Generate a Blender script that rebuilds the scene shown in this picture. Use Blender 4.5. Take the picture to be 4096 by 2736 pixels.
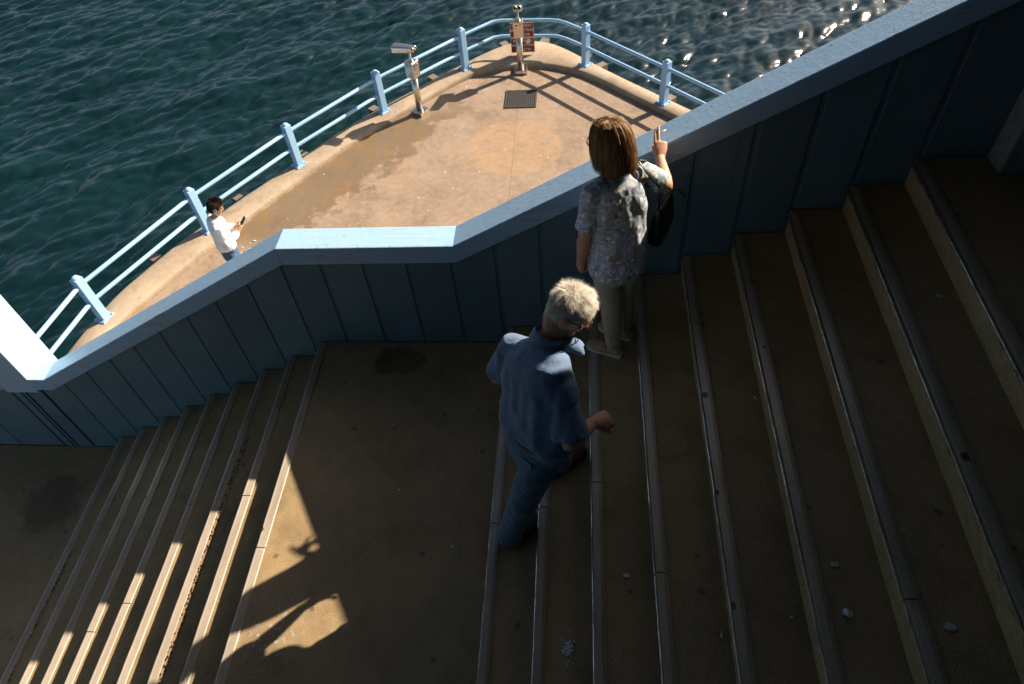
import bpy, bmesh, math, random
import numpy as np
from mathutils import Vector, Matrix, noise
random.seed(7); np.random.seed(7)
PI = math.pi
scene = bpy.context.scene
C = scene.collection
for o in list(bpy.data.objects): bpy.data.objects.remove(o)

# ------------------------------------------------------------------ camera, sky, sun, exposure
cam_d = bpy.data.cameras.new('camera'); cam = bpy.data.objects.new('camera', cam_d); C.objects.link(cam)
cam.location = (2.0097, -3.4135, 4.1098); cam.rotation_euler = (0.7081, 0.0685, 0.0603)
cam_d.sensor_width = 36; cam_d.lens = 2824.5/4096*36; cam_d.clip_start = 0.05; cam_d.clip_end = 2000
cam_d.dof.use_dof = True; cam_d.dof.focus_distance = 3.7; cam_d.dof.aperture_fstop = 5.6
scene.camera = cam
SUN_AZ, SUN_EL = math.radians(37.2), math.radians(33.2)
SUN = Vector((math.cos(SUN_AZ)*math.cos(SUN_EL), math.sin(SUN_AZ)*math.cos(SUN_EL), math.sin(SUN_EL)))
world = bpy.data.worlds.new('World'); scene.world = world; world.use_nodes = True
wn = world.node_tree; wn.nodes.clear()
sky = wn.nodes.new('ShaderNodeTexSky'); sky.sky_type = 'NISHITA'; sky.sun_disc = False
sky.sun_elevation = SUN_EL; sky.sun_rotation = PI/2 - SUN_AZ
sky.air_density = 0.7; sky.dust_density = 2.0; sky.ozone_density = 0.0; sky.altitude = 10
bg = wn.nodes.new('ShaderNodeBackground'); bg.inputs['Strength'].default_value = 0.05
wo = wn.nodes.new('ShaderNodeOutputWorld')
wn.links.new(sky.outputs[0], bg.inputs[0]); wn.links.new(bg.outputs[0], wo.inputs[0])
sl = bpy.data.lights.new('sun', 'SUN'); sl.energy = 5.0; sl.angle = math.radians(0.53); sl.color = (1.0, 0.84, 0.67)
so = bpy.data.objects.new('sun', sl); C.objects.link(so); so.rotation_euler = SUN.to_track_quat('Z', 'Y').to_euler(); so.location = SUN*40
vs = scene.view_settings; vs.view_transform = 'Standard'; vs.look = 'None'; vs.gamma = 1; vs.use_curve_mapping = False; vs.exposure = 1.22

# ------------------------------------------------------------------ key dimensions (metres)
T, R = 0.30, 0.1785          # tread, rise
LND = 1.507                  # landing length; lower nosing k at (-kT, -kR), upper nosing k at (LND+(k-1)T, kR)
WY = 0.09                    # wall panel face
ZC, ZF, ZW = -3.22, -3.33, -4.75   # kerb top, quay floor, water
NEAR = -3.28

# ------------------------------------------------------------------ helpers
def link(o, parent=None, ploc=None):
    C.objects.link(o)
    if parent is not None:
        o.parent = parent
    return o
def empty(name, loc, label=None, cat=None, group=None, kind=None):
    o = bpy.data.objects.new(name, None); C.objects.link(o); o.location = loc; o.empty_display_size = 0.1
    tag(o, label, cat, group, kind); return o
def tag(o, label=None, cat=None, group=None, kind=None):
    if label: o['label'] = label
    if cat: o['category'] = cat
    if group: o['group'] = group
    if kind: o['kind'] = kind
    return o
def wloc(o):
    v = Vector((0, 0, 0))
    while o is not None:
        v = v + Vector(o.location); o = o.parent
    return v
def mesh_obj(name, me, mat, parent=None, smooth=False, loc=None):
    """mesh in world coordinates (or local at loc) linked as one object; parents carry only translations"""
    o = bpy.data.objects.new(name, me)
    if mat is not None and not me.materials: me.materials.append(mat)
    if smooth:
        me.polygons.foreach_set('use_smooth', [True]*len(me.polygons))
    p = wloc(parent) if parent is not None else Vector((0, 0, 0))
    o.location = (Vector(loc) if loc is not None else Vector((0, 0, 0))) - p
    return link(o, parent)
def obj(name, bm, mat, parent=None, smooth=False, loc=None, recalc=True):
    if recalc: bmesh.ops.recalc_face_normals(bm, faces=bm.faces)
    me = bpy.data.meshes.new(name); bm.to_mesh(me); bm.free()
    return mesh_obj(name, me, mat, parent, smooth, loc)
def box(bm, x0, x1, y0, y1, z0, z1, M=None):
    vs_ = [bm.verts.new((x, y, z)) for x in (x0, x1) for y in (y0, y1) for z in (z0, z1)]
    f = [(0,1,3,2),(4,6,7,5),(0,4,5,1),(2,3,7,6),(0,2,6,4),(1,5,7,3)]
    fs = [bm.faces.new([vs_[i] for i in q]) for q in f]
    if M is not None: bmesh.ops.transform(bm, matrix=M, verts=vs_)
    return vs_
def bevel_all(bm, w, seg=2, ang=0.5):
    bmesh.ops.recalc_face_normals(bm, faces=bm.faces)
    es = [e for e in bm.edges if len(e.link_faces) == 2 and e.calc_face_angle(0) > ang]
    bmesh.ops.bevel(bm, geom=es, offset=w, segments=seg, affect='EDGES', profile=0.5, clamp_overlap=True)
def prism_y(bm, prof, y0, y1):
    """profile of (x,z) extruded along y"""
    a = [bm.verts.new((x, y0, z)) for x, z in prof]; b = [bm.verts.new((x, y1, z)) for x, z in prof]
    n = len(prof)
    for i in range(n):
        j = (i+1) % n; bm.faces.new((a[i], a[j], b[j], b[i]))
    bm.faces.new(a[::-1]); bm.faces.new(b)
def basis(d, hint):
    d = Vector(d).normalized(); h = Vector(hint)
    s = h.cross(d)
    if s.length < 1e-5: s = Vector((1, 0, 0)).cross(d)
    s.normalize(); u = d.cross(s).normalized()
    return s, u, d
def tube(bm, pts, rad, hint=(0, 0, 1), n=14, cap=True):
    """loft through pts; rad entries r or (r_side, r_up); side = hint x dir, up = dir x side; rounded ends"""
    pts = [Vector(p) for p in pts]; rad = [(r, r) if not isinstance(r, (tuple, list)) else r for r in rad]
    dirs = []
    for i in range(len(pts)):
        a = pts[max(i-1, 0)]; b = pts[min(i+1, len(pts)-1)]
        dirs.append((b-a).normalized())
    P, Q, D = list(pts), list(rad), list(dirs)
    if cap:
        for end in (0, 1):
            if end == 0: p, q, d = pts[0], rad[0], -dirs[0]
            else: p, q, d = pts[-1], rad[-1], dirs[-1]
            m = min(q)
            ex = [(p+d*m*0.5, (q[0]*0.86, q[1]*0.86)), (p+d*m*0.85, (q[0]*0.5, q[1]*0.5)), (p+d*m*0.95, (q[0]*0.12, q[1]*0.12))]
            if end == 0:
                P = [e[0] for e in ex[::-1]]+P; Q = [e[1] for e in ex[::-1]]+Q; D = [dirs[0]]*3+D
            else:
                P = P+[e[0] for e in ex]; Q = Q+[e[1] for e in ex]; D = D+[dirs[-1]]*3
    rings = []
    for p, q, d in zip(P, Q, D):
        s, u, _ = basis(d, hint)
        rings.append([bm.verts.new(p+s*(q[0]*math.cos(2*PI*k/n))+u*(q[1]*math.sin(2*PI*k/n))) for k in range(n)])
    for a, b in zip(rings, rings[1:]):
        for k in range(n):
            j = (k+1) % n; bm.faces.new((a[k], a[j], b[j], b[k]))
    bm.faces.new(rings[0][::-1]); bm.faces.new(rings[-1])
    return rings
def ellipsoid(bm, c, r, M=None, n=16):
    res = bmesh.ops.create_uvsphere(bm, u_segments=n, v_segments=max(8, n//2), radius=1.0)
    S = Matrix.Diagonal((r[0], r[1], r[2], 1))
    X = Matrix.Translation(c) @ ((M.to_4x4() if M is not None else Matrix.Identity(4)) @ S)
    bmesh.ops.transform(bm, matrix=X, verts=res['verts'])
def lathe(bm, prof, c, axis=(0, 0, 1), n=20):
    s, u, d = basis(axis, (0, 1, 0.01)); c = Vector(c); rings = []
    for r, h in prof:
        rings.append([bm.verts.new(c+d*h+s*(r*math.cos(2*PI*k/n))+u*(r*math.sin(2*PI*k/n))) for k in range(n)])
    for a, b in zip(rings, rings[1:]):
        for k in range(n):
            j = (k+1) % n; bm.faces.new((a[k], a[j], b[j], b[k]))
    bm.faces.new(rings[0][::-1]); bm.faces.new(rings[-1])
def remesh(bm, voxel, smooth=6, factor=0.5):
    """closed overlapping shapes -> one continuous skin"""
    bmesh.ops.recalc_face_normals(bm, faces=bm.faces)
    me = bpy.data.meshes.new('tmp'); bm.to_mesh(me); bm.free()
    o = bpy.data.objects.new('tmp', me); C.objects.link(o)
    m = o.modifiers.new('r', 'REMESH'); m.mode = 'VOXEL'; m.voxel_size = voxel
    s = o.modifiers.new('s', 'SMOOTH'); s.factor = factor; s.iterations = smooth
    dg = bpy.context.evaluated_depsgraph_get(); dg.update()
    out = bpy.data.meshes.new_from_object(o.evaluated_get(dg))
    bpy.data.objects.remove(o); bpy.data.meshes.remove(me)
    return out
def displace(me, fn):
    n = len(me.vertices); co = np.empty(n*3, np.float32); no = np.empty(n*3, np.float32)
    me.vertices.foreach_get('co', co); me.vertices.foreach_get('normal', no)
    co = co.reshape(-1, 3); no = no.reshape(-1, 3)
    for i in range(n):
        co[i] += no[i]*fn(Vector(co[i].tolist()), no[i])
    me.vertices.foreach_set('co', co.ravel()); me.update()

# ------------------------------------------------------------------ materials
class NT:
    def __init__(s, name):
        s.m = bpy.data.materials.new(name); s.m.use_nodes = True; s.t = s.m.node_tree; s.t.nodes.clear()
        s.out = s.t.nodes.new('ShaderNodeOutputMaterial'); s.b = s.t.nodes.new('ShaderNodeBsdfPrincipled')
        s.t.links.new(s.b.outputs[0], s.out.inputs[0])
        s.co = s.t.nodes.new('ShaderNodeTexCoord'); s._geo = None
    def geo(s):
        if s._geo is None: s._geo = s.t.nodes.new('ShaderNodeNewGeometry')
        return s._geo
    def pos(s): return s.geo().outputs['Position']
    def link(s, a, b): s.t.links.new(a, b)
    def node(s, typ, **kw):
        n = s.t.nodes.new(typ)
        for k, v in kw.items(): setattr(n, k, v)
        return n
    def val(s, inp, v):
        if hasattr(v, 'default_value') or hasattr(v, 'links'): s.link(v, inp)
        else: inp.default_value = v
    def map(s, vec, scale=(1, 1, 1), loc=(0, 0, 0), rot=(0, 0, 0)):
        n = s.node('ShaderNodeMapping'); s.link(vec, n.inputs['Vector'])
        n.inputs['Scale'].default_value = scale; n.inputs['Location'].default_value = loc; n.inputs['Rotation'].default_value = rot
        return n.outputs[0]
    def noise(s, scale, detail=4, rough=0.6, vec=None, dist=0.0):
        n = s.node('ShaderNodeTexNoise'); n.inputs['Scale'].default_value = scale; n.inputs['Detail'].default_value = detail
        n.inputs['Roughness'].default_value = rough; n.inputs['Distortion'].default_value = dist
        s.link(vec if vec is not None else s.pos(), n.inputs['Vector']); return n.outputs['Fac']
    def voro(s, scale, feature='F1', vec=None, rnd=1.0, out='Distance'):
        n = s.node('ShaderNodeTexVoronoi'); n.feature = feature; n.inputs['Scale'].default_value = scale
        n.inputs['Randomness'].default_value = rnd
        s.link(vec if vec is not None else s.pos(), n.inputs['Vector']); return n.outputs[out]
    def ramp(s, fac, a, b, lo=(0, 0, 0, 1), hi=(1, 1, 1, 1)):
        n = s.node('ShaderNodeValToRGB'); e = n.color_ramp.elements
        e[0].position = a; e[1].position = b; e[0].color = lo; e[1].color = hi
        s.link(fac, n.inputs[0]); return n.outputs[0]
    def rampn(s, fac, stops):
        n = s.node('ShaderNodeValToRGB'); e = n.color_ramp.elements
        e[0].position, e[0].color = stops[0][0], (*stops[0][1], 1)
        e[1].position, e[1].color = stops[-1][0], (*stops[-1][1], 1)
        for p_, c_ in stops[1:-1]:
            q = e.new(p_); q.color = (*c_, 1)
        s.link(fac, n.inputs[0]); return n.outputs[0]
    def mix(s, fac, a, b, mode='MIX'):
        n = s.node('ShaderNodeMix'); n.data_type = 'RGBA'; n.blend_type = mode
        s.val(n.inputs[0], fac)
        for i, v in ((6, a), (7, b)):
            if isinstance(v, tuple): n.inputs[i].default_value = (*v[:3], 1)
            else: s.link(v, n.inputs[i])
        return n.outputs[2]
    def math(s, op, a, b=0.0, c=0.0):
        n = s.node('ShaderNodeMath'); n.operation = op
        s.val(n.inputs[0], a); s.val(n.inputs[1], b); s.val(n.inputs[2], c); return n.outputs[0]
    def xyz(s, vec=None):
        n = s.node('ShaderNodeSeparateXYZ'); s.link(vec if vec is not None else s.pos(), n.inputs[0]); return n.outputs
    def bump(s, h, strength=0.3, dist=0.01, prev=None):
        n = s.node('ShaderNodeBump'); n.inputs['Strength'].default_value = strength; n.inputs['Distance'].default_value = dist
        s.link(h, n.inputs['Height'])
        if prev is not None: s.link(prev, n.inputs['Normal'])
        return n.outputs[0]
    def fin(s, col=None, rough=None, normal=None, metal=None, **kw):
        if col is not None:
            if isinstance(col, tuple): s.b.inputs['Base Color'].default_value = (*col[:3], 1)
            else: s.link(col, s.b.inputs['Base Color'])
        if rough is not None: s.val(s.b.inputs['Roughness'], rough)
        if normal is not None: s.link(normal, s.b.inputs['Normal'])
        if metal is not None: s.b.inputs['Metallic'].default_value = metal
        for k, v in kw.items(): s.b.inputs[k.replace('_', ' ')].default_value = v
        return s.m
def smoothband(nt, x, c, w, soft):
    """1 inside |x-c|<w, soft edge"""
    d = nt.math('ABSOLUTE', nt.math('SUBTRACT', x, c))
    n = nt.node('ShaderNodeMapRange'); n.inputs['From Min'].default_value = w; n.inputs['From Max'].default_value = w+soft
    n.inputs['To Min'].default_value = 1; n.inputs['To Max'].default_value = 0; nt.link(d, n.inputs['Value']); return n.outputs[0]

def m_concrete(name, base, dark, light, gum=True, pits=None, stains=()):
    nt = NT(name)
    big = nt.noise(1.1, 5, 0.6); mid = nt.noise(9, 5, 0.65); fine = nt.noise(170, 2, 0.6)
    col = nt.mix(nt.ramp(big, 0.3, 0.7), dark, base)
    col = nt.mix(nt.math('MULTIPLY', nt.ramp(mid, 0.45, 0.75), 0.5), col, light)
    grain = nt.ramp(fine, 0.3, 0.7, (0.62, 0.62, 0.62, 1), (1.32, 1.32, 1.32, 1))
    col = nt.mix(1.0, col, grain, 'MULTIPLY')
    st = nt.noise(2.6, 6, 0.7, None, 0.4)
    col = nt.mix(nt.math('MULTIPLY', nt.ramp(st, 0.52, 0.68), 0.5), col, tuple(c*0.62 for c in dark))
    if gum:
        n = nt.node('ShaderNodeTexVoronoi'); n.inputs['Scale'].default_value = 6.5; nt.link(nt.pos(), n.inputs['Vector'])
        wob = nt.math('ADD', n.outputs['Distance'], nt.math('MULTIPLY', nt.math('SUBTRACT', nt.noise(40, 2), 0.5), 0.05))
        sz = nt.math('MULTIPLY', nt.xyz(n.outputs['Color'])[0], 0.19)
        spot = nt.math('LESS_THAN', wob, nt.math('SUBTRACT', sz, 0.05))
        col = nt.mix(nt.math('MULTIPLY', spot, 0.55), col, (dark[0]*0.3, dark[1]*0.3, dark[2]*0.32))
        v2 = nt.node('ShaderNodeTexVoronoi'); v2.inputs['Scale'].default_value = 21; nt.link(nt.pos(), v2.inputs['Vector'])
        sz2 = nt.math('MULTIPLY', nt.xyz(v2.outputs['Color'])[1], 0.13)
        sp2 = nt.math('LESS_THAN', v2.outputs['Distance'], nt.math('SUBTRACT', sz2, 0.085))
        col = nt.mix(nt.math('MULTIPLY', sp2, 0.7), col, (0.55, 0.52, 0.46))
    ck = nt.node('ShaderNodeTexVoronoi'); ck.feature = 'DISTANCE_TO_EDGE'; ck.inputs['Scale'].default_value = 1.1
    cw = nt.node('ShaderNodeVectorMath'); cw.operation = 'MULTIPLY_ADD'; cn = nt.node('ShaderNodeTexNoise'); cn.inputs['Scale'].default_value = 5; nt.link(nt.pos(), cn.inputs['Vector'])
    nt.link(cn.outputs['Color'], cw.inputs[0]); cw.inputs[1].default_value = (0.12, 0.12, 0.12); nt.link(nt.pos(), cw.inputs[2]); nt.link(cw.outputs[0], ck.inputs['Vector'])
    crack = nt.math('MULTIPLY', nt.math('LESS_THAN', ck.outputs['Distance'], 0.0035), nt.ramp(nt.noise(1.7, 3), 0.52, 0.58))
    col = nt.mix(nt.math('MULTIPLY', crack, 0.25), col, tuple(c*0.35 for c in dark))
    for (cx, cy, rx, ry, sc, k) in stains:
        p = nt.xyz(); dx = nt.math('DIVIDE', nt.math('SUBTRACT', p[0], cx), rx); dy = nt.math('DIVIDE', nt.math('SUBTRACT', p[1], cy), ry)
        d = nt.math('SQRT', nt.math('ADD', nt.math('MULTIPLY', dx, dx), nt.math('MULTIPLY', dy, dy)))
        d = nt.math('ADD', d, nt.math('MULTIPLY', nt.math('SUBTRACT', nt.noise(6, 4), 0.5), 1.1))
        col = nt.mix(nt.math('MULTIPLY', nt.ramp(d, 0.75, 1.0, (1, 1, 1, 1), (0, 0, 0, 1)), k), col, sc)
    h = nt.math('ADD', nt.math('MULTIPLY', fine, 0.5), nt.math('MULTIPLY', mid, 0.5))
    nrm = nt.bump(h, 0.35, 0.006)
    return nt, col, nrm, mid

nt, col, nrm, mid = m_concrete('stair_concrete', (0.350, 0.252, 0.130), (0.225, 0.162, 0.080), (0.42, 0.31, 0.172),
    stains=((0.66, -0.10, 0.24, 0.15, (0.06, 0.045, 0.022), 0.6), (-2.9, -0.55, 0.3, 0.35, (0.10, 0.065, 0.04), 0.6)))
# blue paint spatter near the lit patch
pp = nt.xyz(); sp = nt.math('MULTIPLY', smoothband(nt, pp[0], 0.22, 0.10, 0.14), smoothband(nt, pp[1], -2.12, 0.06, 0.22))
sp = nt.math('MULTIPLY', sp, nt.ramp(nt.noise(26, 4, 0.75), 0.56, 0.64))
col = nt.mix(nt.math('MULTIPLY', sp, 0.75), col, (0.42, 0.50, 0.62))
M_STAIR = nt.fin(col, nt.ramp(mid, 0.2, 0.8, (0.6, 0.6, 0.6, 1), (0.85, 0.85, 0.85, 1)), nrm)

def m_riser(name):
    nt = NT(name)
    v = nt.map(nt.co.outputs['Object'], (1, 1, 1))
    s = nt.xyz(v)
    n1 = nt.noise(3.0, 5, 0.6); n2 = nt.noise(14, 4, 0.7, nt.map(nt.pos(), (1, 0.7, 2.0), rot=(0.6, 0, 0))); n3 = nt.noise(120, 2)
    col = nt.rampn(n2, ((0.25, (0.22, 0.155, 0.062)), (0.5, (0.42, 0.31, 0.13)), (0.62, (0.48, 0.37, 0.18)), (0.8, (0.32, 0.20, 0.07))))
    col = nt.mix(nt.ramp(n1, 0.35, 0.7), col, (0.36, 0.28, 0.15))
    col = nt.mix(1.0, col, nt.ramp(n3, 0.3, 0.7, (0.7, 0.7, 0.7, 1), (1.25, 1.25, 1.25, 1)), 'MULTIPLY')
    # dark band along the top of the riser, lower edge broken by noise
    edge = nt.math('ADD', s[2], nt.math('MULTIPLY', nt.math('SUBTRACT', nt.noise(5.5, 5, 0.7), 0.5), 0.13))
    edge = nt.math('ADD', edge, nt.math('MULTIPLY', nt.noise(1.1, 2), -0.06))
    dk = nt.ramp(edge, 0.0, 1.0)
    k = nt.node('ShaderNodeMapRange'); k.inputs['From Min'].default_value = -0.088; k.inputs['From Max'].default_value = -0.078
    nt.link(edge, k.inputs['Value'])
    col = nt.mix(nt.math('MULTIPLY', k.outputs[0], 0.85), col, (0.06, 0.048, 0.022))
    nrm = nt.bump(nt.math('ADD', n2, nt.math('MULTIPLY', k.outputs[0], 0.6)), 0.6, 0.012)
    return nt.fin(col, 0.75, nrm)
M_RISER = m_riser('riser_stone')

nt = NT('pitted_bedding')     # crumbling bedding strip behind one nosing
vo = nt.voro(55, vec=nt.map(nt.pos(), (1, 0.7, 1))); pit = nt.ramp(vo, 0.30, 0.42, (1, 1, 1, 1), (0, 0, 0, 1))
col = nt.mix(pit, (0.30, 0.2, 0.11), (0.012, 0.010, 0.008))
M_PIT = nt.fin(col, 0.85, nt.bump(nt.math('MULTIPLY', pit, -1.0), 1.0, 0.02))

def m_strip(name, base, metal):
    nt = NT(name); n = nt.noise(5, 4, 0.7, nt.map(nt.pos(), (2, 0.6, 2))); n2 = nt.noise(60, 3, 0.7)
    col = nt.mix(nt.ramp(n, 0.35, 0.75), base, tuple(c*0.72 for c in base))
    v = nt.node('ShaderNodeTexVoronoi'); v.inputs['Scale'].default_value = 5.5; nt.link(nt.map(nt.pos(), (1, 0.8, 1)), v.inputs['Vector'])
    spot = nt.math('LESS_THAN', v.outputs['Distance'], nt.math('SUBTRACT', nt.math('MULTIPLY', nt.xyz(v.outputs['Color'])[0], 0.16), 0.055))
    col = nt.mix(nt.math('MULTIPLY', spot, 0.85), col, (0.03, 0.028, 0.024))
    return nt.fin(col, nt.ramp(n2, 0.3, 0.7, (0.28, 0.28, 0.28, 1), (0.5, 0.5, 0.5, 1)), nt.bump(n2, 0.12, 0.002), metal)
M_STRIP = m_strip('nosing_aluminium', (0.54, 0.47, 0.385), 0.15)
M_STRIP2 = m_strip('nosing_worn', (0.46, 0.42, 0.335), 0.3)
nt = NT('nosing_lip_metal'); n = nt.noise(18, 4, 0.7, nt.map(nt.pos(), (1, 0.5, 1)))
M_LIP = nt.fin(nt.mix(nt.ramp(n, 0.4, 0.62), (0.92, 0.88, 0.80), (0.35, 0.32, 0.27)), nt.ramp(n, 0.4, 0.7, (0.25, 0.25, 0.25, 1), (0.5, 0.5, 0.5, 1)), nt.bump(n, 0.4, 0.006), 0.9)

M_LIPD = m_strip('nosing_lip_dark_reflection', (0.07, 0.065, 0.045), 0.2)  # lip face painted dark, standing in for its reflection of riser and tread
def m_paint(name, base, chips=0.5, rough=0.42, peel=True, vary=False, edge=None):
    nt = NT(name)
    n1 = nt.noise(2.2, 4); n2 = nt.noise(34, 6, 0.72); n3 = nt.noise(150, 3, 0.6)
    col = nt.mix(nt.ramp(n1, 0.3, 0.75), tuple(c*0.90 for c in base), tuple(min(1, c*1.07) for c in base))
    # hairline scratches, grime and a few rust chips
    sc = nt.noise(7, 8, 0.8, nt.map(nt.pos(), (0.5, 3.2, 3.2)), 0.6)
    line = smoothband(nt, sc, 0.5, 0.004, 0.006)
    col = nt.mix(nt.math('MULTIPLY', nt.math('MULTIPLY', line, nt.ramp(n1, 0.5, 0.62)), 0.35), col, (0.30, 0.26, 0.20))
    if vary:      # every panel weathered a little differently, thin run marks and scuffs
        oi = nt.node('ShaderNodeObjectInfo')
        col = nt.mix(1.0, col, nt.ramp(oi.outputs['Random'], 0, 1, (0.86, 0.87, 0.88, 1), (1.12, 1.10, 1.08, 1)), 'MULTIPLY')
        run = nt.noise(14, 5, 0.7, nt.map(nt.pos(), (1.6, 1, 0.10)))
        col = nt.mix(nt.math('MULTIPLY', nt.ramp(run, 0.58, 0.72), 0.45), col, (0.09, 0.085, 0.06))
        sc2_ = nt.noise(20, 7, 0.8, nt.map(nt.pos(), (1, 1, 1.4)), 1.0)
        col = nt.mix(nt.math('MULTIPLY', smoothband(nt, sc2_, 0.56, 0.004, 0.006), nt.ramp(n1, 0.45, 0.6)), col, (0.22, 0.30, 0.33))
    if chips:
        v = nt.node('ShaderNodeTexVoronoi'); v.inputs['Scale'].default_value = 9; nt.link(nt.pos(), v.inputs['Vector'])
        d = nt.math('ADD', v.outputs['Distance'], nt.math('MULTIPLY', nt.math('SUBTRACT', n2, 0.5), 0.16))
        ch = nt.math('LESS_THAN', d, nt.math('SUBTRACT', nt.math('MULTIPLY', nt.xyz(v.outputs['Color'])[0], 0.16*chips), 0.055))
        col = nt.mix(nt.math('MULTIPLY', ch, 0.9), col, (0.13, 0.055, 0.025))
    if edge is not None:      # paint chipped off along the front arris, long scratches on top
        py = nt.xyz()[1]
        up_ = nt.ramp(nt.xyz(nt.geo().outputs['Normal'])[2], 0.15, 0.4)
        e1 = nt.math('MULTIPLY', nt.math('MULTIPLY', up_, smoothband(nt, py, edge, 0.008, 0.008)), nt.ramp(nt.noise(16, 6, 0.78), 0.57, 0.61))
        col = nt.mix(nt.math('MULTIPLY', e1, 0.9), col, (0.10, 0.05, 0.03))
        lng = nt.noise(3, 7, 0.75, nt.map(nt.pos(), (0.35, 9, 2)), 0.3)
        col = nt.mix(nt.math('MULTIPLY', smoothband(nt, lng, 0.5, 0.006, 0.01), nt.ramp(n1, 0.42, 0.6)), col, (0.30, 0.30, 0.26))
        grime = nt.ramp(nt.noise(5, 6, 0.75, None, 0.8), 0.55, 0.75)
        col = nt.mix(nt.math('MULTIPLY', grime, 0.18), col, (0.22, 0.30, 0.36))
    nrm = nt.bump(n2, 0.28 if peel else 0.05, 0.008); nrm = nt.bump(n3, 0.10, 0.002, nrm)
    return nt.fin(col, nt.ramp(n2, 0.3, 0.7, (rough-0.07,)*3+(1,), (rough+0.1,)*3+(1,)), nrm)
M_CAP = m_paint('blue_cap_paint', (0.335, 0.545, 0.785), 0.85, 0.40, edge=0.05)
M_PANEL = m_paint('blue_panel_paint', (0.108, 0.198, 0.255), 0.7, 0.5, peel=False, vary=True)
M_CORE = m_paint('wall_core_paint', (0.095, 0.182, 0.25), 0, 0.6, peel=False)
M_RAIL = m_paint('railing_blue_paint', (0.32, 0.56, 0.82), 0.7, 0.38, peel=False)
M_PIER = m_paint('pale_blue_pier_paint', (0.40, 0.60, 0.78), 0.3, 0.45)

# quay floor: ochre concrete, damp staining along the left kerb, a round repair patch
nt, col, nrm, mid = m_concrete('quay_concrete', (0.315, 0.232, 0.163), (0.205, 0.147, 0.098), (0.405, 0.312, 0.232), gum=False)
p = nt.xyz()
dx = nt.math('SUBTRACT', p[0], 0.88); dy = nt.math('SUBTRACT', p[1], 7.60)
rr = nt.math('SQRT', nt.math('ADD', nt.math('MULTIPLY', dx, dx), nt.math('MULTIPLY', dy, dy)))
rr = nt.math('ADD', rr, nt.math('MULTIPLY', nt.math('SUBTRACT', nt.noise(7, 3), 0.5), 0.07))
circ = nt.ramp(rr, 0.82, 0.90, (1, 1, 1, 1), (0, 0, 0, 1))
col = nt.mix(nt.math('MULTIPLY', nt.math('MULTIPLY', circ, nt.ramp(nt.noise(5, 5, 0.7), 0.3, 0.6)), 0.6), col, (0.38, 0.235, 0.12))
# distance from the left kerb line (-4.6,3.4)-(-1.0,8.7)
lx, ly = 0.827, -0.562
dist = nt.math('ADD', nt.math('MULTIPLY', nt.math('SUBTRACT', p[0], -2.35), lx), nt.math('MULTIPLY', nt.math('SUBTRACT', p[1], 7.55), ly))
wob = nt.math('ADD', dist, nt.math('MULTIPLY', nt.math('SUBTRACT', nt.noise(1.7, 8, 0.72), 0.5), 2.3))
damp = nt.math('MULTIPLY', nt.ramp(nt.math('MULTIPLY', wob, 0.5), 0.49, 0.55, (1, 1, 1, 1), (0, 0, 0, 1)), smoothband(nt, p[1], 7.0, 1.7, 0.5))
streak = nt.noise(2.2, 5, 0.6, nt.map(nt.pos(), (3.2, 0.5, 1), rot=(0, 0, 0.60)))
blot = nt.math('MULTIPLY', nt.ramp(nt.noise(2.0, 6, 0.68), 0.56, 0.60), nt.ramp(nt.math('MULTIPLY', wob, 0.4), 0.35, 0.75, (1, 1, 1, 1), (0, 0, 0, 1)))
dmp = nt.math('MAXIMUM', damp, nt.math('MULTIPLY', blot, 0.8))
col = nt.mix(nt.math('MULTIPLY', dmp, nt.ramp(streak, 0.3, 0.65, (0.55, 0.55, 0.55, 1), (0.9, 0.9, 0.9, 1))), col, nt.mix(nt.ramp(streak, 0.45, 0.7), (0.135, 0.098, 0.055), (0.20, 0.125, 0.05)))
rust = nt.ramp(nt.noise(2.7, 5, 0.6), 0.55, 0.75)
col = nt.mix(nt.math('MULTIPLY', nt.math('MULTIPLY', rust, damp), 0.55), col, (0.34, 0.15, 0.035))
dr = nt.node('ShaderNodeTexVoronoi'); dr.inputs['Scale'].default_value = 4.2; nt.link(nt.pos(), dr.inputs['Vector'])
sp = nt.math('LESS_THAN', dr.outputs['Distance'], nt.math('SUBTRACT', nt.math('MULTIPLY', nt.xyz(dr.outputs['Color'])[1], 0.13), 0.055))
col = nt.mix(nt.math('MULTIPLY', sp, 0.8), col, (0.75, 0.72, 0.66))
M_QUAY = nt.fin(col, nt.ramp(dmp, 0, 1, (0.85,)*3+(1,), (0.5,)*3+(1,)), nrm)
nt, col, nrm, mid = m_concrete('kerb_concrete', (0.38, 0.30, 0.215), (0.28, 0.215, 0.145), (0.46, 0.38, 0.285), gum=True)
z = nt.xyz()[2]
low = nt.node('ShaderNodeMapRange'); low.inputs['From Min'].default_value = ZF; low.inputs['From Max'].default_value = ZC-0.03
low.inputs['To Min'].default_value = 1; low.inputs['To Max'].default_value = 0; nt.link(z, low.inputs['Value'])
col = nt.mix(nt.math('MULTIPLY', low.outputs[0], nt.ramp(nt.noise(6, 5), 0.3, 0.6)), col, (0.20, 0.14, 0.075))
col = nt.mix(nt.math('MULTIPLY', nt.ramp(nt.noise(2.4, 5), 0.58, 0.7), 0.4), col, (0.40, 0.38, 0.37))
M_KERB = nt.fin(col, 0.85, nrm)

nt = NT('sea_water')
rip = nt.noise(9, 5, 0.62, nt.map(nt.pos(), (1.5, 0.8, 1), rot=(0, 0, -0.75))); rip2 = nt.noise(38, 3, 0.6)
nrm = nt.bump(rip, 0.05, 0.05); nrm = nt.bump(rip2, 0.015, 0.01, nrm)
col = nt.mix(nt.ramp(nt.noise(0.25, 3), 0.3, 0.7), (0.002, 0.0125, 0.0155), (0.0033, 0.020, 0.022))
M_WATER = nt.fin(col, 0.12, nrm, IOR=1.42)

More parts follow.
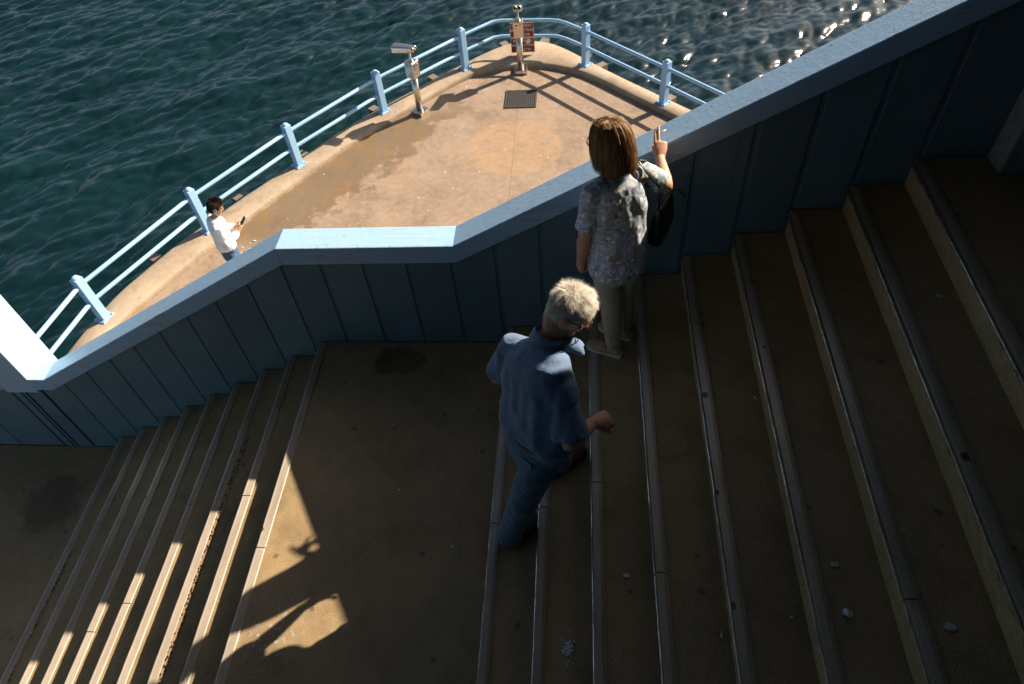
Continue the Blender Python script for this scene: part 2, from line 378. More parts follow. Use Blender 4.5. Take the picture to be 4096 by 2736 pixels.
def m_steel(name, c=(0.72, 0.66, 0.58), rough=0.24, aniso=True):
    nt = NT(name); n = nt.noise(30, 4, 0.6, nt.map(nt.pos(), (4, 4, 0.15))); g = nt.noise(7, 4)
    col = nt.mix(nt.ramp(g, 0.4, 0.7), c, tuple(v*0.8 for v in c))
    return nt.fin(col, nt.ramp(n, 0.3, 0.7, (rough-0.06,)*3+(1,), (rough+0.12,)*3+(1,)), nt.bump(n, 0.05, 0.002), 1.0)
M_STEEL = m_steel('brushed_steel'); M_BRASS = m_steel('brass_ring', (0.70, 0.55, 0.33), 0.3)
def plain(name, c, rough=0.5, metal=0.0, bump=0.0, scale=40, var=0.12, **kw):
    nt = NT(name); n = nt.noise(scale, 4, 0.65); col = nt.mix(nt.ramp(n, 0.3, 0.7), tuple(v*(1-var) for v in c), tuple(min(1, v*(1+var)) for v in c))
    return nt.fin(col, rough, nt.bump(n, bump, 0.004) if bump else None, metal, **kw)
M_BLACK = plain('black_rubber', (0.012, 0.012, 0.012), 0.6); M_GLASS = plain('dark_lens', (0.01, 0.012, 0.014), 0.05)
M_IRON = plain('cast_iron', (0.05, 0.048, 0.042), 0.65, 0.2, 0.3, 60, 0.3)
M_BOUNCE = plain('olive_bounce_tint', (0.085, 0.09, 0.048), 0.9, 0, 0.4, 12, 0.2)  # olive picked to tint light bounced around under the added roof
M_DARKVOID = plain('dark_void', (0.006, 0.006, 0.006), 0.9)
M_BRACKET = plain('weathered_bracket', (0.20, 0.17, 0.13), 0.7, 0.3, 0.4, 30, 0.3)
M_SIGN = plain('sign_red', (0.20, 0.014, 0.010), 0.45, var=0.2, scale=9)
M_SIGNW = plain('sign_white', (0.72, 0.66, 0.60), 0.5)
M_BUTT = plain('cigarette_paper', (0.78, 0.76, 0.70), 0.8); M_FILTER = plain('cigarette_filter', (0.55, 0.28, 0.10), 0.8); M_ASH = plain('ash', (0.2, 0.2, 0.2), 0.9)
M_PAPER = plain('torn_paper', (0.62, 0.64, 0.66), 0.85, 0, 0.4, 50, 0.2); M_LEAF = plain('pale_dry_leaf', (0.42, 0.46, 0.42), 0.7, 0, 0.3, 60, 0.2)
M_CRUMB = plain('white_crumb', (0.70, 0.70, 0.74), 0.9, 0, 0.4, 90, 0.25)
M_STRAW = plain('straw', (0.45, 0.34, 0.16), 0.7)

def tube_poly(name, pts, r, mat, parent, n=12):
    bm = bmesh.new(); tube(bm, pts, [r]*len(pts), n=n); return obj(name, bm, mat, parent, smooth=True)

# ------------------------------------------------------------------ water: displaced sea surface
def make_water():
    N, L = 768, 33.0
    k1 = 2*PI*np.fft.fftfreq(N, L/N); kx, ky = np.meshgrid(k1, k1, indexing='ij')
    k = np.sqrt(kx**2+ky**2); k[0, 0] = 1e-6
    rng = np.random.default_rng(11)
    def band(k0, spread, ang, power, slope):
        wd = np.array([math.cos(ang), math.sin(ang)]); cosf = np.clip((kx*wd[0]+ky*wd[1])/k, 0, 1)
        P = np.exp(-(np.log(k/k0)/spread)**2)/k**2*(cosf**power+0.015)
        P[0, 0] = 0
        h = np.sqrt(P)*(rng.normal(size=(N, N))+1j*rng.normal(size=(N, N)))
        sx = np.real(np.fft.ifft2(1j*kx*h)); sy = np.real(np.fft.ifft2(1j*ky*h))
        return h*slope/math.sqrt(sx.var()+sy.var())
    h = band(2.2, 0.45, -0.72, 4, 0.085)+band(6.5, 0.60, -0.83, 7, 0.185)+band(15, 0.5, -0.68, 6, 0.18)+band(34, 0.4, -0.8, 4, 0.07)+band(9.0, 0.4, 0.15, 6, 0.05)
    z = np.real(np.fft.ifft2(h)); ch = 0.75
    dx = np.real(np.fft.ifft2(-1j*kx/k*h))*ch; dy = np.real(np.fft.ifft2(-1j*ky/k*h))*ch
    x0, y0 = -18.0, 0.6
    ny = 470
    xs = x0+np.arange(N)*L/N; ys = y0+np.arange(ny)*L/N
    X, Y = np.meshgrid(xs, ys, indexing='ij')
    Z = z[:, :ny]; DX = dx[:, :ny]; DY = dy[:, :ny]
    f = np.ones_like(X); e = 12      # flatten and pin the rim
    for i in range(e):
        w = i/e; f[i, :] *= w; f[-1-i, :] *= w; f[:, i] *= w; f[:, -1-i] *= w
    co = np.stack([X+DX*f, Y+DY*f, ZW+Z*f], -1).reshape(-1, 3)
    idx = np.arange(N*ny).reshape(N, ny)
    q = np.stack([idx[:-1, :-1], idx[1:, :-1], idx[1:, 1:], idx[:-1, 1:]], -1).reshape(-1, 4)
    xa, xb, ya, yb = xs[0], xs[-1], ys[0], ys[-1]; B = 600
    ext = np.array([(-B,-B,ZW),(B,-B,ZW),(B,B,ZW),(-B,B,ZW),(xa,ya,ZW),(xb,ya,ZW),(xb,yb,ZW),(xa,yb,ZW)])
    n0 = len(co); co = np.vstack([co, ext])
    q = np.vstack([q, n0+np.array([(0,1,5,4),(1,2,6,5),(2,3,7,6),(3,0,4,7)])])
    me = bpy.data.meshes.new('water'); me.vertices.add(len(co)); me.vertices.foreach_set('co', co.astype(np.float32).ravel())
    me.loops.add(q.size); me.loops.foreach_set('vertex_index', q.astype(np.int32).ravel())
    me.polygons.add(len(q)); me.polygons.foreach_set('loop_start', (np.arange(len(q))*4).astype(np.int32))
    me.polygons.foreach_set('loop_total', np.full(len(q), 4, np.int32)); me.update(calc_edges=True)
    me.polygons.foreach_set('use_smooth', np.ones(len(q), bool))
    tag(mesh_obj('water', me, M_WATER), 'dark green rippled sea around the quay', kind='structure')
make_water()

# ------------------------------------------------------------------ quay
outer = [(-5.55,-4.5),(-5.42,0.8),(-5.32,2.5),(-5.11,3.63),(-4.76,4.5),(-4.28,5.37),(-3.85,6.05),(-3.42,6.65),(-2.69,7.82),(-2.01,8.72),(-1.16,9.67),(-.39,10.48),(.14,11.0),(.55,11.30),(.95,11.42),(1.32,11.33),(1.66,11.11),(2.24,10.46),(2.78,9.87),(3.53,9.09),(4.72,7.9),(7.2,5.4)]
inner = [(-5.12,-4.5),(-5.02,0.8),(-4.93,2.5),(-4.78,3.25),(-4.47,3.88),(-3.95,4.90),(-3.55,5.58),(-3.12,6.28),(-2.35,7.55),(-1.58,8.50),(-.80,9.42),(-.27,10.02),(.07,10.19),(.40,10.31),(.85,10.40),(1.24,10.39),(1.52,10.31),(1.90,10.13),(2.30,9.86),(2.95,9.18),(4.15,7.95),(6.6,5.5)]
def chaikin(p, it=2):
    p = [Vector(q) for q in p]
    for _ in range(it):
        o = [p[0]]
        for a, b in zip(p, p[1:]): o += [a*0.75+b*0.25, a*0.25+b*0.75]
        p = o+[p[-1]]
    return p
def resample(p, n):
    d = [0]
    for a, b in zip(p, p[1:]): d.append(d[-1]+(b-a).length)
    out = []; j = 0
    for i in range(n):
        t = d[-1]*i/(n-1)
        while j < len(d)-2 and d[j+1] < t: j += 1
        out.append(p[j].lerp(p[j+1], (t-d[j])/max(1e-9, d[j+1]-d[j])))
    return out
OUT, INN = chaikin(outer), chaikin(inner)
bm = bmesh.new()      # both polylines have the same number of control points, so they pair up
rows = []
for a, b in zip(OUT, INN):
    w = (b-a).length; u = (b-a)/w
    jit = 0.012*(noise.noise(Vector((a.x*1.3, a.y*1.3, 0))))
    def P(off, z): q = a+u*off; return bm.verts.new((q.x, q.y, z))
    rows.append([P(0.0, ZW-0.6), P(0.0, ZC-0.06), P(0.015+jit, ZC-0.02), P(0.05+jit, ZC-0.002), P(w*0.5, ZC+0.004), P(w-0.05+jit, ZC-0.002), P(w-0.015+jit, ZC-0.022), P(w, ZC-0.05), P(w+0.015, ZF-0.02)])
for r0, r1 in zip(rows, rows[1:]):
    for k in range(len(r0)-1): bm.faces.new((r0[k], r1[k], r1[k+1], r0[k+1]))
kerb = tag(obj('quay_kerb', bm, M_KERB, smooth=True), 'raised concrete kerb along the edge of the quay', kind='structure')
for pl in kerb.data.polygons: pl.use_smooth = True
# quay floor, laid in slabs with open joints
def slab(x0, x1, y0, y1):
    bm = bmesh.new(); vs_ = [bm.verts.new((p.x, p.y, ZF)) for p in INN]
    vs_ += [bm.verts.new((11, 0.8, ZF)), bm.verts.new((11, -7, ZF)), bm.verts.new((-4.9, -7, ZF))]
    # drop self crossing: simple fan polygon is fine because the outline is simple
    bm.faces.new(vs_)
    bmesh.ops.triangulate(bm, faces=bm.faces)
    for co, no in (((x0, 0, 0), (-1, 0, 0)), ((x1, 0, 0), (1, 0, 0)), ((0, y0, 0), (0, -1, 0)), ((0, y1, 0), (0, 1, 0))):
        bmesh.ops.bisect_plane(bm, geom=bm.verts[:]+bm.edges[:]+bm.faces[:], plane_co=co, plane_no=no, clear_outer=True)
    ext = bmesh.ops.extrude_face_region(bm, geom=bm.faces[:])
    bmesh.ops.translate(bm, vec=(0, 0, -0.08), verts=[v for v in ext['geom'] if isinstance(v, bmesh.types.BMVert)])
    return bm
bm = bmesh.new(); box(bm, -4.9, 11, -7, 10.9, ZF-0.3, ZF-0.085)
bmesh.ops.delete(bm, geom=[f for f in bm.faces if f.normal.z < -0.5], context='FACES_ONLY')
bm.free()
bm = bmesh.new(); vs_ = [bm.verts.new((p.x, p.y, ZF-0.03)) for p in INN]+[bm.verts.new((11, 0.8, ZF-0.03)), bm.verts.new((11, -7, ZF-0.03)), bm.verts.new((-4.9, -7, ZF-0.03))]
bm.faces.new(vs_); bmesh.ops.triangulate(bm, faces=bm.faces)
quay = tag(obj('quay_floor', bm, M_DARKVOID), 'ochre concrete quay floor with damp stains', kind='structure')
g = 0.0018
for (x0, x1, y0, y1) in ((-20, 0.868-g, -20, 20), (0.868+g, 20, -20, 20)):
    bm = slab(x0, x1, y0, y1)
    if bm.faces: obj('slab', bm, M_QUAY, quay)
    else: bm.free()
# brackets sticking out over the water
for (x, y) in ((.32,11.43),(1.39,11.56),(-.95,10.23),(-2.06,8.96),(2.66,10.4),(3.8,9.16),(-4.06,6.22),(-3.1,7.62),(-4.87,4.67)):
    c = Vector((x, y)); i = min(range(len(OUT)), key=lambda j: (OUT[j]-c).length)
    a = OUT[max(i-1, 0)]; b = OUT[min(i+1, len(OUT)-1)]; t = (b-a).normalized(); nrm_ = Vector((-t.y, t.x))
    if nrm_.dot(OUT[i]-INN[i]) < 0: nrm_ = -nrm_
    ang = math.atan2(nrm_.y, nrm_.x)
    bm = bmesh.new(); box(bm, -0.02, 0.19, -0.08, 0.08, -0.045, -0.030); box(bm, -0.02, 0.19, -0.08, -0.066, -0.20, -0.0451); box(bm, -0.02, 0.19, 0.066, 0.08, -0.20, -0.0451)
    box(bm, 0.175, 0.19, -0.0655, 0.0655, -0.18, -0.0452)
    bmesh.ops.transform(bm, matrix=Matrix.Rotation(ang, 4, 'Z'), verts=bm.verts)
    obj('bracket', bm, M_BRACKET, kerb, loc=(OUT[i].x, OUT[i].y, ZC))

# ------------------------------------------------------------------ railing
rail = empty('railing', (0, 9.5, ZC), 'pale blue steel railing with square posts round the quay edge', 'railing')
posts = [(-5.30, 1.25), (-5.0, 3.302), (-4.075, 5.275), (-2.984, 7.032), (-1.73, 8.731), (-0.287, 10.282), (2.183, 10.274), (3.623, 8.752), (5.10, 7.15)]
ZT, ZM, PH = -2.535, -2.86, 0.845
bmP = bmesh.new(); box(bmP, -0.063, 0.063, -0.063, 0.063, 0.012, PH-0.03); bevel_all(bmP, 0.004, 1)
mePost = bpy.data.meshes.new('post'); bmP.to_mesh(mePost); bmP.free(); mePost.materials.append(M_RAIL)
bmB = bmesh.new(); box(bmB, -0.115, 0.115, -0.10, 0.10, 0.004, 0.016); bevel_all(bmB, 0.003, 1)
for sx in (-1, 1):
    for sy in (-1, 1):
        lathe(bmB, [(0.016, 0.016), (0.016, 0.03), (0.009, 0.032), (0.009, 0.045)], (sx*0.09, sy*0.077, 0), n=6)
meBase = bpy.data.meshes.new('base_plate'); bmesh.ops.recalc_face_normals(bmB, faces=bmB.faces); bmB.to_mesh(meBase); bmB.free(); meBase.materials.append(M_RAIL)
bmC = bmesh.new(); lathe(bmC, [(0.056, PH-0.03), (0.052, PH-0.018), (0.040, PH-0.004), (0.022, PH+0.006), (0.004, PH+0.009)], (0, 0, 0), n=16)
meCapp = bpy.data.meshes.new('post_cap'); bmesh.ops.recalc_face_normals(bmC, faces=bmC.faces); bmC.to_mesh(meCapp); bmC.free(); meCapp.materials.append(M_RAIL)
for i, (x, y) in enumerate(posts):
    a = posts[max(i-1, 0)]; b = posts[min(i+1, len(posts)-1)]
    rz = math.atan2(b[1]-a[1], b[0]-a[0])
    if i in (5,): rz = math.atan2(10.282-8.731, -0.287+1.73)
    if i in (6,): rz = math.atan2(8.752-10.274, 3.623-2.183)
    o = mesh_obj('post', mePost, None, rail, loc=(x, y, ZC)); o.rotation_euler.z = rz
    for nm, me in (('base_plate', meBase), ('post_cap', meCapp)):
        q = bpy.data.objects.new(nm, me); C.objects.link(q); q.parent = o
bends = {0: [(posts[5]), (0.16, 10.71), (0.30, 10.83), (0.48, 10.87), (1.44, 10.81), (1.62, 10.77), (1.78, 10.66), posts[6]]}
for z_ in (ZT, ZM):
    for i in range(len(posts)-1):
        pts = [(*posts[i], z_), (*posts[i+1], z_)] if i != 5 else [(x, y, z_) for x, y in bends[0]]
        bm = bmesh.new(); tube(bm, pts, [0.032]*len(pts), n=14)
        obj('rail', bm, M_RAIL, rail, smooth=True)

# ------------------------------------------------------------------ coin telescopes
def telescope(base, yaw, head_yaw, head_pitch, label):
    t = empty('coin_telescope', base, label, 'telescope', 'coin telescopes on the quay')
    Mz = Matrix.Translation(base) @ Matrix.Rotation(yaw, 4, 'Z')
    def part(name, bm, mat, parent=t, smooth=False, M=Mz):
        bmesh.ops.transform(bm, matrix=M, verts=bm.verts); return obj(name, bm, mat, parent, smooth)
    bm = bmesh.new(); box(bm, -0.13, 0.13, -0.13, 0.13, 0.004, 0.075); bevel_all(bm, 0.006, 2); part('base_plate', bm, M_STEEL)
    bm = bmesh.new(); lathe(bm, [(0.062, 0.0755), (0.062, 0.765)], (0, 0, 0), n=28); part('pole', bm, M_STEEL, smooth=True).data
    bm = bmesh.new(); box(bm, -0.095, 0.095, -0.10, 0.10, 0.76, 1.075); bevel_all(bm, 0.012, 3); bx = part('coin_box', bm, M_STEEL)
    bm = bmesh.new(); box(bm, -0.082, 0.082, -0.1035, -0.1005, 0.775, 1.06); part('face_plate', bm, M_STEEL, bx)
    bm = bmesh.new(); box(bm, -0.06, -0.01, -0.112, -0.104, 1.00, 1.02); part('coin_slot', bm, M_BLACK, bx)
    bm = bmesh.new(); lathe(bm, [(0.022, 0), (0.022, 0.012), (0.014, 0.014)], (0.04, -0.104, 1.01), (0, -1, 0), 14); part('button', bm, M_STEEL, bx)
    bm = bmesh.new(); box(bm, -0.05, -0.03, -0.108, -0.104, 0.94, 0.96); part('marking', bm, M_BLACK, bx)
    bm = bmesh.new(); lathe(bm, [(0.055, 1.075), (0.045, 1.10), (0.022, 1.135), (0.018, 1.26)], (0, 0, 0), n=20); part('neck', bm, M_STEEL, smooth=True)
    H = Matrix.Translation(Vector(base)+Vector((0, 0, 1.30))) @ Matrix.Rotation(head_yaw, 4, 'Z') @ Matrix.Rotation(head_pitch, 4, 'X')
    bm = bmesh.new()    # tapering housing, wide at the objective end (+y)
    prof = []
    for y, hw, hh in ((-0.10, 0.055, 0.045), (-0.06, 0.075, 0.055), (0.12, 0.085, 0.06), (0.30, 0.10, 0.065), (0.32, 0.098, 0.063)):
        n = 24; ring = []
        for k in range(n):
            a = 2*PI*k/n; ca, sa = math.cos(a), math.sin(a); e = 0.45
            ring.append(bm.verts.new((hw*math.copysign(abs(ca)**e, ca), y, hh*math.copysign(abs(sa)**e, sa))))
        prof.append(ring)
    for a, b in zip(prof, prof[1:]):
        for k in range(24): bm.faces.new((a[k], a[(k+1) % 24], b[(k+1) % 24], b[k]))
    bm.faces.new(prof[0]); bm.faces.new(prof[-1][::-1])
    hd = part('binocular_head', bm, M_STEEL, M=H)
    for sx in (-1, 1):
        bm = bmesh.new(); lathe(bm, [(0.046, 0), (0.046, 0.012), (0.038, 0.03), (0.034, 0.034)], (sx*0.042, -0.098, 0.005), (0, -1, 0.0), 20); e = part('eyepiece', bm, M_BRASS, hd, M=H)
        bm = bmesh.new(); lathe(bm, [(0.024, 0.032), (0.022, 0.038)], (sx*0.042, -0.098, 0.005), (0, -1, 0.0), 16); part('lens', bm, M_GLASS, hd, M=H)
        bm = bmesh.new(); lathe(bm, [(0.045, 0.0), (0.043, 0.006)], (sx*0.05, 0.318, 0.0), (0, 1, 0.0), 18); part('objective', bm, M_GLASS, hd, M=H)
telescope((0.86, 10.262, ZF), 0.04, 0.06, -0.42, 'steel coin telescope in front of the red sign, eyepieces facing the stairs')
telescope((-1.04, 8.82, ZF), 1.05, 1.26, -0.06, 'steel coin telescope beside the left railing, head turned toward the sea')

# ------------------------------------------------------------------ fishing ban signs
sign = empty('warning_sign', (0.885, 10.79, ZC), 'dark red fishing ban sign of two white lettered boards behind a telescope', 'sign')
def text_mesh(body, size, loc, parent, mat):
    cu = bpy.data.curves.new('lettering', 'FONT'); cu.body = body; cu.size = size; cu.align_x = 'CENTER'; cu.align_y = 'CENTER'
    cu.offset = 0.0006; cu.extrude = 0.0006; cu.resolution_u = 2; cu.space_character = 0.98
    o = bpy.data.objects.new('tmp', cu); C.objects.link(o); dg = bpy.context.evaluated_depsgraph_get(); dg.update()
    me = bpy.data.meshes.new_from_object(o.evaluated_get(dg)); bpy.data.objects.remove(o)
    me.transform(Matrix.Translation(loc) @ Matrix.Rotation(PI/2, 4, 'X') @ Matrix.Diagonal((0.9, 1, 1, 1)))
    return mesh_obj('lettering', me, mat, parent)
for i, (z0, z1, dx) in enumerate(((-2.855, -2.545, 0.0), (-3.175, -2.862, 0.006))):
    bm = bmesh.new(); box(bm, 0.64+dx, 1.13+dx, 10.765, 10.775, z0, z1); bevel_all(bm, 0.003, 1)
    b = obj('board', bm, M_SIGN, sign)
    bm = bmesh.new()
    for (x0, x1, a0, a1) in ((0.64, 1.13, z0+0.002, z0+0.012), (0.64, 1.13, z1-0.012, z1-0.002), (0.642, 0.652, z0+0.0125, z1-0.0125), (1.118, 1.128, z0+0.0125, z1-0.0125)):
        box(bm, x0+dx+0.002, x1+dx-0.002, 10.7615, 10.7645, a0, a1)
    obj('border', bm, M_SIGNW, b)
    for k, tx in enumerate(('BU ALANDA', 'BALIK TUTMAK', 'YASAKTIR')):
        text_mesh(tx, 0.082, (0.885+dx, 10.7635, z1-0.062-k*0.095), b, M_SIGNW)
    if i == 1:
        bm = bmesh.new()     # peeled sticker
        pts = [(0, .035), (.022, .052), (.045, .045), (.055, .02), (.05, -.005), (.058, -.03), (.04, -.05), (.015, -.045), (.012, -.058), (-.012, -.055), (-.015, -.035), (-.05, -.032), (-.055, -.02), (-.02, -.008), (-.012, .012), (-.03, .02), (-.01, .03)]
        bm.faces.new([bm.verts.new((0.995+x, 10.7605, -2.93+z_)) for x, z_ in pts])
        ex = bmesh.ops.extrude_face_region(bm, geom=bm.faces[:]); bmesh.ops.translate(bm, vec=(0, -0.0008, 0), verts=[v for v in ex['geom'] if isinstance(v, bmesh.types.BMVert)])
        tag(obj('sticker', bm, M_SIGNW, b), 'torn white sticker')
for x in (0.70, 1.07):
    bm = bmesh.new(); box(bm, x-0.012, x+0.012, 10.7755, 10.79, -3.16, -2.56); obj('strap', bm, M_STEEL, sign)

# ------------------------------------------------------------------ drain grate in the quay floor
gr = empty('drain_grate', (0.915, 9.205, ZF), 'dark square iron grate set in the quay floor', 'grate')
GX, GY = 0.02, -0.215
bm = bmesh.new(); box(bm, 0.60+GX, 1.19+GX, 9.12+GY, 9.72+GY, ZF+0.004, ZF+0.008); obj('plate', bm, M_DARKVOID, gr)
bm = bmesh.new()
for (x0, x1, y0, y1) in ((0.585, 0.62, 9.105, 9.735), (1.17, 1.205, 9.105, 9.735), (0.6205, 1.1695, 9.105, 9.14), (0.6205, 1.1695, 9.70, 9.735)): box(bm, x0+GX, x1+GX, y0+GY, y1+GY, ZF+0.0085, ZF+0.020)
obj('frame', bm, M_IRON, gr)
for k in range(14):
    bm = bmesh.new(); x = 0.655+GX+k*0.037; box(bm, x-0.010, x+0.010, 9.1405+GY, 9.6995+GY, ZF+0.0085, ZF+0.018); obj('bar', bm, M_IRON, gr)
bm = bmesh.new()
for k in range(14):
    y = 9.175+GY+k*0.038; box(bm, 0.6205+GX, 1.1695+GX, y-0.008, y+0.008, ZF+0.0083, ZF+0.0155)
obj('cross_bars', bm, M_IRON, gr)

# ------------------------------------------------------------------ staircase
stairs = empty('staircase', (0.75, -1.6, -9*R), 'brown concrete staircase of two flights with grooved pale nosings', 'stairs')
YE = NEAR
def strip_profile(worn):
    h = 0.005
    p = [(-0.010, -0.030), (-0.0155, -0.028), (-0.0165, -0.0245), (-0.0125, -0.022), (-0.0125, -0.004), (-0.008, h-0.001)]
    edges = [0.008, 0.016, 0.024, 0.032, 0.040] if not worn else [0.030, 0.036, 0.042]
    p.append((-0.004, h))
    for e in edges: p += [(e-0.0022, h), (e-0.0014, h-0.0045), (e+0.0014, h-0.0045), (e+0.0022, h)]
    p += [(0.0455, h), (0.049, 0.0008), (0.049, -0.004), (-0.004, -0.004), (-0.004, -0.030)]
    return p
def strip_mesh(worn, y0, y1):
    bm = bmesh.new(); prof = strip_profile(worn); sd_ = random.uniform(0, 90)
    n_ = max(2, int((y1-y0)/0.03)); rows_ = []
    for i in range(n_+1):
        y = y0+(y1-y0)*i/n_; row = []
        a_ = 0.0016*noise.noise(Vector((sd_, y*6, 0)))+0.0012*noise.noise(Vector((sd_, y*21, 3))); b_ = 0.0012*noise.noise(Vector((sd_, y*5, 9)))
        chip = 0.004*max(0, noise.noise(Vector((sd_+7, y*13, 5)))-0.35); dz = 0.001*noise.noise(Vector((sd_, y*4, 20)))
        for x, z_ in prof:
            t_ = (x+0.0125)/0.065
            row.append(bm.verts.new((x+a_*(1-t_)+b_*t_+(chip if x < 0 else -chip*0.5*(x > 0.05)), y, z_+dz)))
        rows_.append(row)
    for r0, r1 in zip(rows_, rows_[1:]):
        for k in range(len(prof)): j = (k+1) % len(prof); bm.faces.new((r0[k], r0[j], r1[j], r1[k]))
    bm.faces.new(rows_[0][::-1]); bm.faces.new(rows_[-1])
    bmesh.ops.recalc_face_normals(bm, faces=bm.faces)
    me = bpy.data.meshes.new('nosing_strip'); bm.to_mesh(me); bm.free()
    me.materials.append(M_STRIP2 if worn else M_STRIP)
    if worn:
        me.materials.append(M_LIP); me.materials.append(M_LIPD)
        for pl in me.polygons:
            c = pl.center
            if c.x < -0.0075: pl.material_index = 2 if c.z > -0.0225 else 1
    return me
def step_mesh(depth, rise):
    bm = bmesh.new(); box(bm, 0.006, depth+0.03, YE, WY-0.004, -rise-0.05, 0.0)
    bmesh.ops.recalc_face_normals(bm, faces=bm.faces)
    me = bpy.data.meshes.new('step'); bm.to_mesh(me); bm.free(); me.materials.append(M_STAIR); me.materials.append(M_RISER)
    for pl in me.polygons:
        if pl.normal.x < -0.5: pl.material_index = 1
    return me
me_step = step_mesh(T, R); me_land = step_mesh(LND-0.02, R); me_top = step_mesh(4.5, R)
LO = {0: -1.62, 1: -1.168, 2: -1.105, 3: -1.063, 4: -1.75, 5: -1.9, 6: -0.946, 7: -0.896, 8: -1.024}
UP = {1: -1.502, 2: -1.48, 3: -1.41, 4: -2.0, 5: -0.52, 6: -0.36, 7: -2.3, 8: -0.30, 9: -0.45}
def add_step(me, x, z_, joint, upper):
    jx = random.uniform(-0.003, 0.003)
    s = mesh_obj('step' if me is not me_land else 'landing', me, None, stairs, loc=(x, 0, z_))
    segs = [(WY-0.02, joint+0.004), (joint-0.004, YE+0.02)]
    for (a, b) in segs:
        worn = upper
        q = bpy.data.objects.new('nosing_strip', strip_mesh(worn, b, a)); C.objects.link(q); q.parent = s
        q.location = (jx*0.5+random.uniform(-0.0015, 0.0015)+(0.0 if upper else 0.010), 0, 0.001); q.rotation_euler.z = random.uniform(-0.0008, 0.0008)
for k in range(8, 0, -1): add_step(me_step, -k*T, -k*R, LO[k], False)
add_step(me_land, 0, 0, LO[0], False)
for k in range(1, 9): add_step(me_step, LND+(k-1)*T, k*R, UP[k], True)
add_step(me_top, LND+8*T, 9*R, UP[9], True)
bm = bmesh.new(); box(bm, -2*T+0.060, -2*T+0.092, YE+0.02, -0.55, -2*R+0.002, -2*R+0.004); obj('bedding', bm, M_PIT, stairs)
bm = bmesh.new(); box(bm, -8*T+0.060, -8*T+0.080, YE+0.02, -1.1, -8*R+0.002, -8*R+0.004); obj('bedding', bm, M_PIT, stairs)
bm = bmesh.new(); box(bm, -9.0, -8*T+0.03, YE, WY-0.004, -9*R-0.25, -9*R)
tag(obj('lower_floor', bm, M_STAIR), 'brown concrete floor at the foot of the stairs', kind='structure')

# ------------------------------------------------------------------ parapet wall
wall = empty('parapet_wall', (0.6, 0.15, -0.5), 'blue panelled parapet wall with sloping cap along the stairs', 'wall')
CY0, CY1, FH = 0.05, 0.262, 0.150
XE = 6.99
def cap_z(x):
    if x < -2.60: return -0.472
    if x < -0.021: return -0.472+(x+2.60)*(1.011+0.472)/(2.60-0.021)
    if x < 1.196: return 1.011+(x+0.021)*0.006/1.217
    return 1.017+(x-1.196)*0.5655
for (x0, x1, seg) in ((-2.752, -2.60, 1), (-2.60, -0.021, 4), (-0.021, 1.196, 2), (1.196, XE, 4)):
    g = 0.0008
    bm = bmesh.new()
    prism_y(bm, [(x0+g, cap_z(x0+1e-4)-FH), (x1-g, cap_z(x1-1e-4)-FH), (x1-g, cap_z(x1-1e-4)), (x0+g, cap_z(x0+1e-4))], CY0, CY1)
    bmesh.ops.recalc_face_normals(bm, faces=bm.faces)
    es = [e for e in bm.edges if abs(e.verts[0].co.y-e.verts[1].co.y) < 1e-6 and abs(e.verts[0].co.x-e.verts[1].co.x) > 0.05]
    bmesh.ops.bevel(bm, geom=es, offset=0.008, segments=2, affect='EDGES', profile=0.5)
    obj('cap', bm, M_CAP, wall)
xsj = [-2.752, -2.60, -0.021, 1.196, XE]
bm = bmesh.new(); prism_y(bm, [(-2.752, -3.43), (XE, -3.43)]+[(x, cap_z(min(x, XE-1e-4))-FH-0.001) for x in xsj[::-1]], 0.0975, 0.24)
obj('core', bm, M_CORE, wall)
# panels: (left joint, right joint, floor level, joint width left, right)
def panel(x0, x1, zb):
    zt = lambda x: cap_z(x)-FH-0.002
    bm = bmesh.new(); ks = [x0]+[c for c in (-2.60, -0.021, 1.196) if x0 < c < x1]+[x1]
    prism_y(bm, [(x0, zb), (x1, zb)]+[(x, zt(x)) for x in ks[::-1]], WY, 0.097)
    bevel_all(bm, 0.0025, 1, 0.3)
    obj('panel', bm, M_PANEL, wall)
J = [-2.752, -2.482, -2.187, -1.882, -1.586, -1.281, -0.975, -0.676, -0.364]
for i in range(len(J)):
    a = J[i]; b = (J+[-0.058])[i+1]
    lvl = -9+i if i > 0 else -9
    zb = (-9+i)*R+0.006 if i > 0 else -9*R+0.006
    panel(a+0.006, b-0.006, zb)
Lj = [(-0.058, -0.035), (0.222, 0.252), (0.527, 0.558), (0.835, 0.868), (1.148, 1.178), (1.454, 1.487)]
for (a, b), (c, d) in zip(Lj, Lj[1:]): panel(b, c, 0.006)
Uj = [(1.454, 1.487)]+[(1.758+i*0.3085, 1.791+i*0.3085) for i in range(8)]
for i, ((a, b), (c, d)) in enumerate(zip(Uj, Uj[1:])): panel(b, c, (i+1)*R+0.006)
panel(Uj[-1][1], 4.55, 9*R+0.006); panel(4.575, 5.3, 9*R+0.006); panel(5.33, 6.9, 9*R+0.006)
# little metal clip at the foot of one joint
bm = bmesh.new(); box(bm, 1.152, 1.172, 0.0875, 0.097, 0.14, 0.165); obj('clip', bm, M_STEEL, wall)
